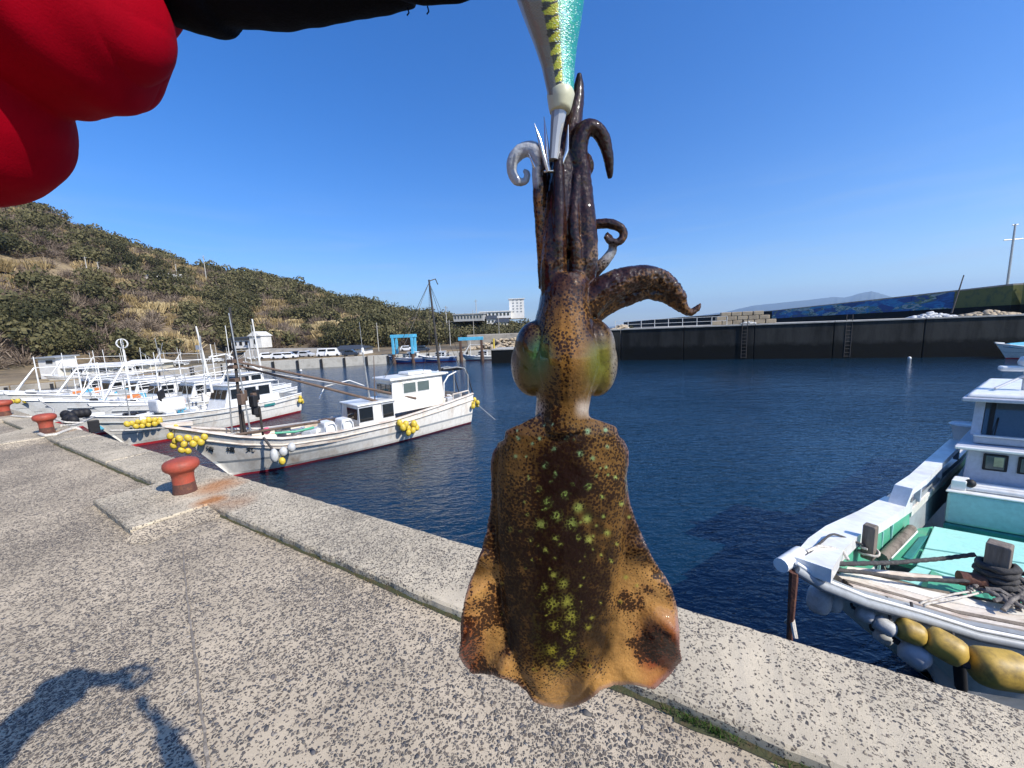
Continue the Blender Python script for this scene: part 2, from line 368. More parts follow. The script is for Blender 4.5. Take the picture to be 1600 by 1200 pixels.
def thing(name, label, cat, loc=(0, 0, 0), rz=0, group=None):
    o = bpy.data.objects.new(name, None); COL.objects.link(o); o.empty_display_size = .1
    o.matrix_basis = Matrix.Translation(loc) @ Matrix.Rotation(rz, 4, 'Z')
    return tag(o, label, cat, group)
def dup(root, loc, rz=None, sc=None, label=None):
    r = root.copy(); COL.objects.link(r)
    r.location = loc
    if rz is not None: r.rotation_euler = (0, 0, rz)
    if sc is not None: r.scale = sc if isinstance(sc, tuple) else (sc,) * 3
    if label: r['label'] = label
    for ch in list(root.children):
        c = ch.copy(); COL.objects.link(c); c.parent = r
        for g in ch.children: d = g.copy(); COL.objects.link(d); d.parent = c
    return r
def np_obj(name, V, F, mats, parent=None, smooth_=False):
    me = bpy.data.meshes.new(name); V = np.asarray(V, np.float32); F = np.asarray(F, np.int32)
    me.vertices.add(len(V)); me.vertices.foreach_set('co', V.ravel())
    k = F.shape[1]; me.loops.add(F.size); me.loops.foreach_set('vertex_index', F.ravel())
    me.polygons.add(len(F)); me.polygons.foreach_set('loop_start', np.arange(0, F.size, k, dtype=np.int32))
    me.polygons.foreach_set('use_smooth', np.full(len(F), smooth_))
    for m in (mats if isinstance(mats, (list, tuple)) else [mats]): me.materials.append(m)
    me.update(calc_edges=True); me.validate()
    o = bpy.data.objects.new(name, me); COL.objects.link(o)
    if parent is not None: o.parent = parent
    return o

# ------------------------------------------------------------------ the setting: water, quay
mb = MB(); mb.add([(-10000, -300, WATER), (10000, -300, WATER), (10000, 9800, WATER), (-10000, 9800, WATER)], [(0, 1, 2, 3)])
tag(mb.build('sea_water', M_water), kind='structure')

E0 = Vector((1.96, 1.31, 0)); EV = Vector((-.867, .4985, 0)).normalized(); NV = Vector((-EV.y, EV.x, 0))   # along the edge, inland
if NV.y > 0: NV = -NV
def Q(s, n, z=0): p = E0 + EV * s + NV * n; return Vector((p.x, p.y, z))
KW = lambda s: .60 - .011 * s if s < 14 else .446
# paving: sheet up to the kerb's inner line
mb = MB()
ss = [-30, -8, 0, 3, 6, 9, 12, 16, 25, 58]
A = [Q(s, KW(s) + .0, 0) for s in ss]; B = [Q(s, 45, 0) for s in ss]
mb.strip(A, B)
mb.strip([Q(s, .1, -.03) for s in ss], [Q(s, KW(s) + .001, -.03) for s in ss])
tag(mb.build('quay_paving', M_pave), kind='structure')
# quay wall under the edge
mb = MB(); mb.strip([Q(s, .025, .0) for s in ss], [Q(s, .03, -6) for s in ss])
tag(mb.build('quay_wall_face', M_oldcon), kind='structure')
# kerb: cast blocks standing 6 cm proud, with open joints
kerb = bpy.data.objects.new('kerb', None); COL.objects.link(kerb); tag(kerb, kind='structure')
def kerb_piece(poly, parent=kerb):
    me = bpy.data.meshes.new('kerb_block'); bm = bmesh.new()
    n = len(poly); edge = []
    for i in range(n):                           # broken, slightly uneven arrises
        a, b = Vector(poly[i]), Vector(poly[(i + 1) % n]); L = (b - a).length; k = max(1, int(L / .05))
        d = (b - a).normalized(); nn = Vector((-d.y, d.x))
        for j in range(k):
            p = a + (b - a) * j / k
            if j: p = p + nn * (.010 * nz(p.x * 9, p.y * 9, 3) + .006 * nz(p.x * 33, p.y * 33))
            edge.append(p)
    ch = .012
    rings = []
    for off, z in ((0, -.05), (0, .045), (ch, .06)):
        ring = []
        for i, p in enumerate(edge):
            t = (edge[(i + 1) % len(edge)] - edge[i - 1]).normalized(); nn = Vector((-t.y, t.x))
            jit = .004 * nz(p.x * 40, p.y * 40, z * 9)
            ring.append(bm.verts.new((p.x + nn.x * off * sgn, p.y + nn.y * off * sgn, z + (jit if off else jit))))
        rings.append(ring)
    L = len(edge)
    for a, b in zip(rings, rings[1:]):
        for i in range(L): bm.faces.new((a[i], a[(i + 1) % L], b[(i + 1) % L], b[i]))
    bm.faces.new(rings[-1]); bmesh.ops.triangulate(bm, faces=[bm.faces[-1]] if False else [f for f in bm.faces if len(f.verts) > 4])
    bmesh.ops.recalc_face_normals(bm, faces=bm.faces)
    bm.to_mesh(me); bm.free(); me.materials.append(M_kerb)
    o = bpy.data.objects.new('kerb_block', me); COL.objects.link(o); o.parent = parent; return o
def q2(s, n): p = Q(s, n); return (p.x, p.y)
cuts = [-14, -8.0, -2.6, 8.35, 10.9, 15.1, 20.5, 26, 32, 38, 46, 57]
def area(poly): return sum(poly[i][0] * poly[(i + 1) % len(poly)][1] - poly[(i + 1) % len(poly)][0] * poly[i][1] for i in range(len(poly)))
pads = [(5.42, 6.62, 1.08), (11.6, 12.75, 1.0), (15.5, 16.6, .95)]
for a, b in zip(cuts, cuts[1:]):
    a2, b2 = a + .012, b - .012
    pts = [(a2, 0.0), (b2, 0.0), (b2, KW(b2))]
    for (p0, p1, pn) in reversed(pads):
        if a2 < p0 and p1 < b2: pts += [(p1, KW(p1)), (p1 + .04, pn - .06), (p0 + .02, pn), (p0 - .02, KW(p0))]
    pts.append((a2, KW(a2)))
    poly = [q2(*p) for p in pts]
    sgn = 1 if area(poly) > 0 else -1
    kerb_piece(poly)
mb = MB(); f0, f1 = 5.44, 6.0                      # sandy mortar ramped up against the end of each pad
for (p0, p1, pn) in pads:
    for i in range(10):
        n0, n1 = KW(p0) + (pn - KW(p0)) * i / 10, KW(p0) + (pn - KW(p0)) * (i + 1) / 10
        mb.add([Q(p0 - .035, n0, .050), Q(p0 - .035, n1, .050), Q(p0 - .30 - .05 * nz(n1 * 5, p0), n1, .003), Q(p0 - .30 - .05 * nz(n0 * 5, p0), n0, .003)], [(0, 1, 2, 3)])
    mb.add([Q(p0 - .035, pn, .050), Q(p0 - .30, pn, .003), Q(p0 - .1, pn + .07, .003)], [(0, 1, 2)])
tag(mb.build('pad_mortar', M_pave), kind='structure')
# soil and moss line in the angle between kerb and paving, with grass in it
mb = MB()
for (s0, s1, w) in [(-6, 1.2, .05), (1.2, 3.2, .03), (3.2, 5.3, .022), (6.8, 11, .03), (12.9, 24, .03)]:
    n_ = int((s1 - s0) / .08) + 2; SS = [s0 + (s1 - s0) * i / (n_ - 1) for i in range(n_)]
    mb.strip([Q(s, KW(s) - .008, .012) for s in SS], [Q(s, KW(s) + w * (.6 + .8 * abs(nz(s * 3, 0))), .004) for s in SS])
tag(mb.build('joint_soil', M_moss), kind='structure')
def blades(name, spots, hgt, mt, wid=.0022):
    n = len(spots); P = np.array(spots); a = rng.uniform(0, 2 * np.pi, n); h = hgt * rng.uniform(.4, 1.2, n); w = wid * rng.uniform(.6, 1.4, n)
    d = np.stack([np.cos(a), np.sin(a)], 1); b = rng.normal(0, .45, (n, 2))
    V = np.zeros((n, 3, 3)); V[:, 0, :2] = P[:, :2] - d * w[:, None]; V[:, 1, :2] = P[:, :2] + d * w[:, None]; V[:, 0, 2] = V[:, 1, 2] = P[:, 2]
    V[:, 2, :2] = P[:, :2] + b * h[:, None]; V[:, 2, 2] = P[:, 2] + h
    return np_obj(name, V.reshape(-1, 3), np.arange(n * 3).reshape(-1, 3), mt)
sp = []
for _ in range(9000):
    s = rnd.uniform(-5.0, 1.25)
    if nz(s * 5, 9) > rnd.uniform(-.45, .3): p = Q(s, KW(s) + rnd.uniform(-.005, .075) * (1 if s < .9 else .4), .003); sp.append(p)
tag(blades('kerb_grass', sp, .028, M_grass), 'green grass tufts growing in the joint below the kerb', 'grass', kind='stuff')
sp = []
for _ in range(2600):
    s = rnd.choice([rnd.uniform(1.3, 3.4), rnd.uniform(3.4, 5.3), rnd.uniform(6.7, 11.2)])
    if nz(s * 4, 2) > rnd.uniform(-.2, .3): sp.append(Q(s, KW(s) + rnd.uniform(-.004, .03), .003))
tag(blades('dry_moss', sp, .014, foliage_mat('dry_moss_leaves', [(.05, .05, .015), (.11, .09, .035), (.2, .15, .07)])), 'short dry moss along the foot of the kerb', 'moss', kind='stuff')
# loose and washed-out pebbles close to the camera
def pebbles():
    ico = bmesh.new(); bmesh.ops.create_icosphere(ico, subdivisions=1, radius=1); ico.verts.ensure_lookup_table()
    bv = np.array([v.co[:] for v in ico.verts]); bf = np.array([[v.index for v in f.verts] for f in ico.faces]); ico.free()
    P = []
    while len(P) < 11000:
        s = rnd.uniform(-3.2, 7); n_ = rnd.uniform(.66, 4.2)
        p = Q(s, n_)
        if p.y < .5 or (p.x ** 2 + p.y ** 2) > 4.2 ** 2: continue
        if rnd.random() > min(1, 3.0 / (p.x ** 2 + p.y ** 2)) + .25: continue
        P.append((p.x, p.y, 0))
    P = np.array(P); n = len(P)
    r = rng.gamma(6, .00095, n)[:, None, None]; a = rng.uniform(0, 6.28, n)
    sx = rng.uniform(.8, 1.5, n)[:, None, None]; V = bv[None] * (1 + rng.normal(0, .13, (n, len(bv), 1)))
    V = V * r * np.concatenate([sx, np.ones_like(sx) * .8, np.ones_like(sx) * .42], 2)
    c, s_ = np.cos(a)[:, None], np.sin(a)[:, None]
    X = V[..., 0] * c - V[..., 1] * s_; Y = V[..., 0] * s_ + V[..., 1] * c
    V = np.stack([X, Y, V[..., 2]], 2) + P[:, None, :]
    V[..., 2] -= r[..., 0] * .1
    F = (bf[None] + (np.arange(n) * len(bv))[:, None, None]).reshape(-1, 3)
    m, nt, b = newmat('pebble_stone'); g = nt.nodes.new('ShaderNodeNewGeometry')
    nt.links.new(ramp(nt, g.outputs['Random Per Island'], [(0, (.05, .05, .055)), (.3, (.11, .10, .085)), (.55, (.075, .075, .08)), (.8, (.20, .165, .13)), (1, (.34, .30, .24))]), b.inputs['Base Color'])
    b.inputs['Roughness'].default_value = .8
    return tag(np_obj('exposed_pebbles', V.reshape(-1, 3), F, m, smooth_=True), 'small grey and brown pebbles set proud of the paving concrete', 'pebbles', kind='stuff')
pebbles()
# the old pour joint running across the paving
mb = MB()
pj_ = [pz(286, 860, .0), pz(292, 930, .0), pz(303, 1010, .0), pz(313, 1090, .0), pz(325, 1200, .0), pz(337, 1330, .0)]
L_, R_ = [], []
for i in range(len(pj_) - 1):
    for k in range(14):
        p = pj_[i].lerp(pj_[i + 1], k / 14); w = .003 + .005 * abs(nz(p.x * 14, p.y * 14)); o_ = .008 * nz(p.x * 9, p.y * 9, 4)
        L_.append((p.x - w + o_, p.y - w * .8, .004)); R_.append((p.x + w + o_, p.y + w * .8, .004))
mb.strip(L_, R_)
tag(mb.build('paving_joint', mat('joint_grime', (.17, .145, .115), .95, amt=.5, scale=30, dirt=(.5, .43, .33))), kind='structure')

# ------------------------------------------------------------------ terrain round the harbour
wall_px = [(0, 612), (150, 600), (250, 592), (350, 583), (540, 572), (640, 566), (760, 560)]
WP = [Q(57.5, 0, 0)] + [pz(u, v, WATER) for u, v in wall_px[1:]] + [Vector((8, 54.5, 0)), Vector((30, 60, 0)), Vector((40, 75, 0))]
def wall_r(az):
    d = Vector((math.sin(az), math.cos(az))); best = None
    for a, b in zip(WP, WP[1:]):
        a2, e = Vector((a.x, a.y)), Vector((b.x - a.x, b.y - a.y)); den = d.x * e.y - d.y * e.x
        if abs(den) < 1e-6: continue
        r = (a2.x * e.y - a2.y * e.x) / den; t = (a2.x * d.y - a2.y * d.x) / den
        if -.001 <= t <= 1.001 and r > 0: best = r if best is None else min(best, r)
    return best
ridge_px = [(-420, 130), (-200, 235), (0, 318), (60, 322), (100, 343), (150, 362), (200, 378), (250, 397), (290, 408), (350, 421), (400, 427), (450, 436), (500, 452), (530, 466), (560, 470), (600, 480), (640, 489), (700, 489), (760, 496), (830, 503), (960, 507), (1000, 512)]
RA = []
for u, v in ridge_px:
    d = ray(u, v); RA.append((math.atan2(d.x, d.y), d.z / math.hypot(d.x, d.y)))
RA = np.array(RA)
BANK = -.85
def bankz(az): return float(np.interp(math.degrees(az), [-90, -45, -40], [-1.5, -1.5, BANK]))
def ridge_r(az): return float(np.interp(az, np.radians([-75, -53, -40, -30, -20, -12, -5, 5, 20]), [230, 215, 200, 185, 150, 150, 170, 190, 200]))
def base_r(az): return float(np.interp(az, np.radians([-90, -60, -53, -45, -36, -28, -22, -15, -8, 5, 20]), [84, 82, 82, 84, 94, 94, 84, 84, 100, 110, 120]))
def hgt(az, r):
    rb, rr = base_r(az), ridge_r(az); tn = float(np.interp(az, RA[:, 0], RA[:, 1])); hr = CAM_Z + tn * rr - 3.6
    t = (r - rb) / (rr - rb)
    bk_ = bankz(az)
    if t <= 0: return bk_
    if t <= 1:
        z = bk_ + (hr - bk_) * (1 - (1 - t) ** 1.55) ** 1.05
        return z + min(t * 6, 1) * (1 - t) * 3.0 * nz(math.sin(az) * r * .04, math.cos(az) * r * .04, 5) * min(1, hr / 15)
    return hr - (r - rr) * .25
rows = []; AZ = np.radians(np.linspace(-88, 17, 170)); V, F = [], []
TT = [0, .001] + list(np.linspace(.02, 1, 34)) + [1.15, 1.6]
for az in AZ:
    rw = wall_r(az)
    if rw is None: rw = 58 if az < 0 else 70
    for t in TT:
        if t <= .001: r = rw + .3; z = WATER - 1 if t == 0 else bankz(az)
        else:
            r0, rr = base_r(az), ridge_r(az)
            r = rw + .3 + (r0 - rw) * (t / .1) if t < .1 else (r0 + (rr - r0) * (t - .1) / .9 if t <= 1 else rr * t)
            z = hgt(az, r)
        V.append((math.sin(az) * r, math.cos(az) * r, z))
nT = len(TT)
for i in range(len(AZ) - 1):
    for j in range(nT - 1): F.append((i * nT + j, (i + 1) * nT + j, (i + 1) * nT + j + 1, i * nT + j + 1))
tag(np_obj('hillside_terrain', V, F, M_hill, smooth_=True), kind='structure')

# far harbour wall in cast panels with dark joints
hw = thing('harbour_wall', 'low pale concrete harbour wall at the far side of the basin', 'wall', WP[1])
for i, (a, b) in enumerate(zip(WP[:8], WP[1:8])):
    L = (b - a).length; n_ = max(1, int(L / 2.6)); d = (b - a).normalized(); rz = math.atan2(d.y, d.x)
    for k in range(n_):
        c = a + (b - a) * (k + .5) / n_; bz = bankz(math.atan2(c.x, c.y)) + .02
        mb = MB(); mb.box((c.x, c.y, (bz + WATER - 1) / 2), (L / n_ - .12, .5, bz - WATER + 1), rz); mb.build('wall_panel', M_edgecon if i > 2 else M_oldcon, hw, bevel=.03, world=True)
        c2 = a + (b - a) * k / n_
        mb = MB(); mb.box((c2.x, c2.y - .28, (bz + WATER) / 2 - .1), (.22, .22, bz - WATER), rz); mb.build('fender_post', M_dark, hw, world=True)

# ------------------------------------------------------------------ breakwater on the right
p768, p970, p1300, p1600 = Vector((-2.3, 44.4, 0)), Vector((12, 42, 0)), Vector((29.6, 35.3, 0)), Vector((41.6, 31, 0))
p2000 = p1600 + (p1600 - p1300).normalized() * 30
mole = thing('breakwater', 'long dark concrete breakwater crossing the harbour mouth', 'breakwater', p1300)
line = [p768, Vector((6, 43.2, 0)), p970, p1300, p1600, p2000]
tops = [-.35, .9, 1.42, 1.42, 1.38, 1.38]
px_step = Vector((5.2, 43.3, 0))
segs = []
cum = 0
for a, b in zip(line, line[1:]):
    L = (b - a).length; n_ = max(1, round(L / 6.2))
    for k in range(n_):
        p, q = a + (b - a) * k / n_, a + (b - a) * (k + 1) / n_
        mid = (p + q) / 2; z1 = -.35 if mid.x < 5 else 1.42
        segs.append((p, q, z1))
for p, q, z1 in segs:
    d = (q - p).normalized(); nn = Vector((-d.y, d.x, 0)); g = .03
    mb = MB(); back = 9 if z1 > 0 else 5
    p_, q_ = p + d * g, q - d * g
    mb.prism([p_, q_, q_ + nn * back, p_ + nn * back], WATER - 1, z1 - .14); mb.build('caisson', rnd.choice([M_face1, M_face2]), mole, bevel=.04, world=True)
    mb = MB(); pf, qf = p_ - nn * .10, q_ - nn * .10
    mb.prism([pf, qf, q_ + nn * back, p_ + nn * back], z1 - .137, z1); mb.build('coping_slab', M_edgecon, mole, bevel=.02, world=True)
# ladder rungs, tyre fenders and stains of use on the face
for px in (1325, 1331):
    c = vp = None
def on_face(u, v):
    a, b = p970, p2000; d = (b - a).normalized(); n_ = Vector((-d.y, d.x, 0)); r = ray(u, v)
    k = ((a - C0).dot(n_)) / r.dot(n_); return C0 + r * k, d, n_
for u in (1163, 1325):
    p, d, n_ = on_face(u, 505)
    lad = MB()
    for s in (-.22, .22): lad.tube([p + d * s - n_ * .25 + Vector((0, 0, .55 + CAM_Z - p.z - .2)), p + d * s - n_ * .25 + Vector((0, 0, WATER + .1 - p.z))], .035)
    for k in range(11): z = WATER + .2 + k * .33 - p.z; lad.tube([p + d * -.22 - n_ * .25 + Vector((0, 0, z)), p + d * .22 - n_ * .25 + Vector((0, 0, z))], .022)
    lad.build('ladder', M_black, mole, world=True)

# parapet with the mural, standing on the mole's seaward side
PW = [Vector((56, 33, 0)), Vector((53, 40, 0)), Vector((60, 62, 0)), Vector((72, 105, 0)), Vector((66, 150, 0)), Vector((70, 235, 0))]
par = thing('mural_wall', 'high sea wall with a faded blue mural behind the breakwater', 'wall', PW[1])
gr = MB(); gr.prism([p970 + Vector((0, 8, 0)), p1600 + Vector((0, 8, 0)), p2000 + Vector((0, 8, 0)), Vector((75, 40, 0)), Vector((90, 130, 0)), Vector((84, 240, 0)), Vector((60, 240, 0)), Vector((45, 120, 0)), Vector((22, 60, 0))], WATER - 1, 1.3)
tag(gr.build('breakwater_ground', M_oldcon), kind='structure')
for a, b in zip(PW, PW[1:]):
    L = (b - a).length; n_ = max(1, round(L / 9))
    for k in range(n_):
        p, q = a + (b - a) * k / n_, a + (b - a) * (k + 1) / n_; d = (q - p).normalized(); nn = Vector((-d.y, d.x, 0)); p, q = p + d * .03, q - d * .03
        zt = 4.35
        dist = (p.length + q.length) / 2
        mt = M_mural2 if (p.x + q.x) / max(p.y + q.y, 1) > 1.21 else (M_mural if dist < 125 else M_blackcon2)
        lo0, hi0 = 1.2, 2.35
        mb = MB(); mb.hexa([(p.x, p.y, lo0), (q.x, q.y, lo0), (q.x - nn.x * -1.0, q.y - nn.y * -1.0, lo0), (p.x + nn.x, p.y + nn.y, lo0)], [(p.x, p.y, hi0), (q.x, q.y, hi0), (q.x + nn.x, q.y + nn.y, hi0), (p.x + nn.x, p.y + nn.y, hi0)]); mb.build('wall_base', M_blackcon2, par, world=True)
        mb = MB(); mb.hexa([(p.x, p.y, hi0), (q.x, q.y, hi0), (q.x + nn.x, q.y + nn.y, hi0), (p.x + nn.x, p.y + nn.y, hi0)], [(p.x + nn.x * .25, p.y + nn.y * .25, zt), (q.x + nn.x * .25, q.y + nn.y * .25, zt), (q.x + nn.x, q.y + nn.y, zt), (p.x + nn.x, p.y + nn.y, zt)]); mb.build('mural_panel', mt, par, world=True)
        mb = MB(); mb.hexa([(p.x + nn.x * .2, p.y + nn.y * .2, zt), (q.x + nn.x * .2, q.y + nn.y * .2, zt), (q.x + nn.x * 1.05, q.y + nn.y * 1.05, zt), (p.x + nn.x * 1.05, p.y + nn.y * 1.05, zt)], [(p.x + nn.x * .2, p.y + nn.y * .2, zt + .16), (q.x + nn.x * .2, q.y + nn.y * .2, zt + .16), (q.x + nn.x * 1.05, q.y + nn.y * 1.05, zt + .16), (p.x + nn.x * 1.05, p.y + nn.y * 1.05, zt + .16)]); mb.build('wall_cap', M_oldcon, par, world=True)
# railing on the breakwater's low end
rail = thing('railing', 'thin white post railing along the left end of the breakwater', 'railing', p970)
d = (p1300 - p970).normalized(); nn = Vector((-d.y, d.x, 0))
for k in range(9):
    p = p970 + d * (k * 1.35 - .6) + nn * .3; mb = MB(); mb.tube([p + Vector((0, 0, 1.42)), p + Vector((0, 0, 2.3))], .03, 6); mb.build('post', M_bwhite, rail, world=True)
for z in (1.85, 2.28):
    mb = MB(); p = p970 + d * -.6 + nn * .3; q = p + d * 10.8; mb.tube([p + Vector((0, 0, z)), q + Vector((0, 0, z))], .022, 6); mb.build('rail_bar', M_bwhite, rail, world=True)
# pale blocks and net heaps on top
def heap(name, label, cat, c, w, h, mt, n=60, group=None, size=.3):
    t = MB()
    for _ in range(n):
        a = rnd.uniform(0, 6.28); r = rnd.random() ** .6; x, y = math.cos(a) * r * w, math.sin(a) * r * w * .5; z = h * (1 - r) * rnd.uniform(.3, 1)
        t.ball((c.x + x, c.y + y, c.z + z), size * rnd.uniform(.5, 1), 6, 4, (rnd.uniform(.7, 1.5), rnd.uniform(.7, 1.3), .6))
    return tag(t.build(name, mt, smooth_=60), label, cat, group, 'stuff')
blk = thing('stone_block_stack', 'stacked tan stone blocks on the breakwater beside its railing', 'stone blocks', on_face(1150, 507)[0] * 1.0)
base, d, n_ = on_face(1122, 507)
for lay in range(3):
    for k in range(6 - lay):
        c = base + d * (k * .95 + lay * .4) + n_ * 1.3; mb = MB()
        mb.box((c.x, c.y, 1.42 + .22 + lay * .42), (.88, .8, .40), math.atan2(d.y, d.x) + rnd.uniform(-.04, .04)); mb.build('stone', M_stoneb, blk, bevel=.05, world=True)
b2, _, _ = on_face(1480, 492); b3, _, _ = on_face(1183, 503); b4, _, _ = on_face(1575, 488)
heap('net_heap', 'pile of pale fishing net on the breakwater under the leaning pole', 'net', Vector((b2.x, b2.y + 1.2, 1.40)), 1.9, .5, M_fend, 120, size=.25)
heap('net_heap', 'small pale net heap beside the tan stone blocks', 'net', Vector((b3.x, b3.y + 1.2, 1.42)), 1.0, .35, M_fend, 50, size=.2)
heap('rubble_heap', 'tan rubble heap at the foot of the tall lamp pole', 'rubble', Vector((b4.x, b4.y + 1.3, 1.40)), 2.2, .45, M_stoneb, 120, size=.28)
def pole(name, label, cat, u0, v0, u1, v1, k, r, mt, zb=None, arms=(), group=None, lean=False):
    """upright (or leaning) pole whose foot and head show at these pixels, k metres out"""
    a = pd(u0, v0, k)
    if zb is not None: a = pz(u0, v0, zb)
    kk = ((a - C0).length / ray(u0, v0).length)
    if lean: b = pd(u1, v1, kk)
    else: b = Vector((a.x, a.y, zat(a, v1)))
    t = thing(name, label, cat, a, 0, group)
    h = (b - a).length
    mb = MB(); mb.tube([a, b], [r, r * .65], 8); mb.build('shaft', mt, t, 40, world=True)
    for (f, w, dz) in arms:
        c = a.lerp(b, f); mb = MB(); side = Vector((1, -.3, 0)).normalized()
        mb.tube([c - side * w * .5, c + side * w * .5 + Vector((0, 0, dz))], r * .45, 6); mb.build('crossarm', mt, t, world=True)
    return t, a, b
pole('lamp_pole', 'tall grey lamp pole with a crossarm rising from the breakwater at far right', 'pole', 1568, 489, 1585, 350, 44, .13, M_metal, arms=[(.83, 1.6, 0), (.99, .5, .02)])
pole('leaning_mast', 'thin dark pole leaning right above the blue mural wall', 'mast', 1487, 489, 1506, 430, 42, .08, M_black, lean=True)
pole('wall_post', 'short thin post in front of the yellow mural end', 'post', 1553, 480, 1560, 460, 42, .04, M_metal)

# ------------------------------------------------------------------ mountains on the horizon
def mountains(name, prof, dist, label=None):
    V, F = [], []; P = []
    for (u0, v0), (u1, v1) in zip(prof, prof[1:]):
        for k in range(12): t = k / 12; P.append((u0 + (u1 - u0) * t, v0 + (v1 - v0) * t + .8 * nz(u0 + k, v0 * .3)))
    for i, (u, v) in enumerate(P):
        dr = ray(u, v); az = math.atan2(dr.x, dr.y); tn = dr.z / math.hypot(dr.x, dr.y); h = max(CAM_Z + tn * dist, 5)
        for j, (f, hf) in enumerate([(.86, -.02), (.90, .35), (.95, .75), (1, 1), (1.1, .6), (1.3, -.02)]):
            r = dist * f * (1 + .01 * nz(i * .2, j)); V.append((math.sin(az) * r, math.cos(az) * r, h * hf * (1 + (.12 * nz(i * .35, j * 2.1) if j in (1, 2) else 0))))
    n_ = 6
    for i in range(len(P) - 1):
        for j in range(n_ - 1): F.append((i * n_ + j, (i + 1) * n_ + j, (i + 1) * n_ + j + 1, i * n_ + j + 1))
    tag(np_obj(name, V, F, M_mount, smooth_=True), kind='structure')
mountains('distant_mountains', [(930, 513), (985, 507), (1030, 500), (1060, 497), (1130, 488), (1180, 477), (1220, 473), (1270, 468), (1300, 464), (1320, 465), (1345, 458), (1362, 455), (1380, 460), (1400, 466), (1425, 464), (1450, 461), (1475, 466), (1520, 464), (1560, 452), (1600, 444), (1680, 440), (1800, 450), (2000, 470)], 7000)

# ------------------------------------------------------------------ haze
hz = MB(); hz.box((0, 4600, 300), (21000, 10800, 606)); ho = hz.build('haze', M_water)
ho.data.materials.clear(); mh = bpy.data.materials.new('haze_air'); mh.use_nodes = True; mh.node_tree.nodes.clear()
vo = mh.node_tree.nodes.new('ShaderNodeVolumePrincipled'); vo.inputs['Color'].default_value = (.50, .72, 1, 1); vo.inputs['Density'].default_value = 1.5e-4; vo.inputs['Anisotropy'].default_value = 0.2
oo = mh.node_tree.nodes.new('ShaderNodeOutputMaterial'); mh.node_tree.links.new(vo.outputs[0], oo.inputs['Volume']); ho.data.materials.append(mh)
tag(ho, kind='stuff')
ho.location = (0, 0, 0)
# ------------------------------------------------------------------ vegetation on the hill
def clump_np(n, lobes, size, squash=.8, seed=0, up=0.0):
    """n leaf clumps (one quad each) spread through several lobes of a crown about 1 m in radius"""
    r_ = np.random.default_rng(seed)
    L = np.array([(r_.uniform(-.55, .55), r_.uniform(-.55, .55), r_.uniform(.35, 1.0) * squash, r_.uniform(.35, .6)) for _ in range(lobes)])
    k = r_.integers(0, lobes, n); d = r_.normal(size=(n, 3)); d /= np.linalg.norm(d, axis=1)[:, None]
    rad = L[k, 3] * r_.uniform(.55, 1.05, n) ** .5
    c = L[k, :3] + d * rad[:, None] * np.array([1, 1, .8]); c[:, 2] = np.maximum(c[:, 2], .02)
    nrm = d + r_.normal(0, .5, (n, 3)); nrm /= np.linalg.norm(nrm, axis=1)[:, None]
    t = np.cross(nrm, r_.normal(size=(n, 3))); t /= np.linalg.norm(t, axis=1)[:, None]; b = np.cross(nrm, t)
    s1 = size * r_.uniform(.5, 1.3, n)[:, None]; s2 = size * r_.uniform(.4, 1.0, n)[:, None]
    V = np.stack([c - t * s1, c - b * s2, c + t * s1 * .9, c + b * s2], 1)
    return V                                      # n,4,3
def grass_np(n, seed=0):
    r_ = np.random.default_rng(seed); a = r_.uniform(0, 6.28, n); r = r_.uniform(0, .8, n) ** .7
    c = np.stack([np.cos(a) * r, np.sin(a) * r, np.zeros(n)], 1); d = r_.uniform(0, 6.28, n); w = .035
    t = np.stack([np.cos(d), np.sin(d), np.zeros(n)], 1); top = c + np.stack([r_.normal(0, .25, n), r_.normal(0, .25, n), r_.uniform(.5, 1.1, n)], 1)
    return np.stack([c - t * w, c + t * w, top + t * w * 1.2, top - t * w * 1.2], 1)
def twig_np(n, seed=0):
    r_ = np.random.default_rng(seed); d = r_.normal(size=(n, 3)); d[:, 2] = np.abs(d[:, 2]) + .3; d /= np.linalg.norm(d, axis=1)[:, None]
    c = d * r_.uniform(.1, .75, n)[:, None]; e = d + r_.normal(0, .4, (n, 3)); L = r_.uniform(.2, .5, n)[:, None]
    t = np.cross(e, r_.normal(size=(n, 3))); t /= np.linalg.norm(t, axis=1)[:, None]; w = r_.uniform(.014, .035, n)[:, None]
    return np.stack([c - t * w, c + t * w, c + e * L + t * w * .4, c + e * L - t * w * .4], 1)
KIND = {'ever': ([clump_np(1500, 9, .06, .9, s) for s in range(4)], M_ever), 'tan': ([grass_np(420, s + 20) for s in range(3)], M_tan), 'bare': ([twig_np(900, s + 40) for s in range(3)], M_bare)}
LITE = {'ever': [clump_np(300, 6, .11, .8, s + 60) for s in range(5)], 'tan': [grass_np(110, s + 70) for s in range(3)], 'bare': [twig_np(190, s + 80) * 1.0 for s in range(4)]}
def mesh_q(name, V, m):
    me = bpy.data.meshes.new(name); n = len(V); me.vertices.add(n * 4); me.vertices.foreach_set('co', V.astype(np.float32).ravel())
    me.loops.add(n * 4); me.loops.foreach_set('vertex_index', np.arange(n * 4, dtype=np.int32)); me.polygons.add(n)
    me.polygons.foreach_set('loop_start', np.arange(0, n * 4, 4, dtype=np.int32)); me.materials.append(m); me.update(calc_edges=True); return me
protos = {k: [mesh_q('crown', v, m) for v in vs] for k, (vs, m) in KIND.items()}
trunks = []
for s in range(2):
    t = MB(); t.tube([(0, 0, -.5), (.03, .02, .3), (-.04, .05, .9)], [.09, .07, .03], 6)
    for k in range(5): a = k * 1.3 + s; t.tube([(0, 0, .2 + k * .1), (.35 * math.cos(a), .35 * math.sin(a), .6 + k * .08)], [.035, .012], 5)
    me = bpy.data.meshes.new('trunk'); me.from_pydata(t.v, [], t.f); me.materials.append(M_bark); trunks.append(me)
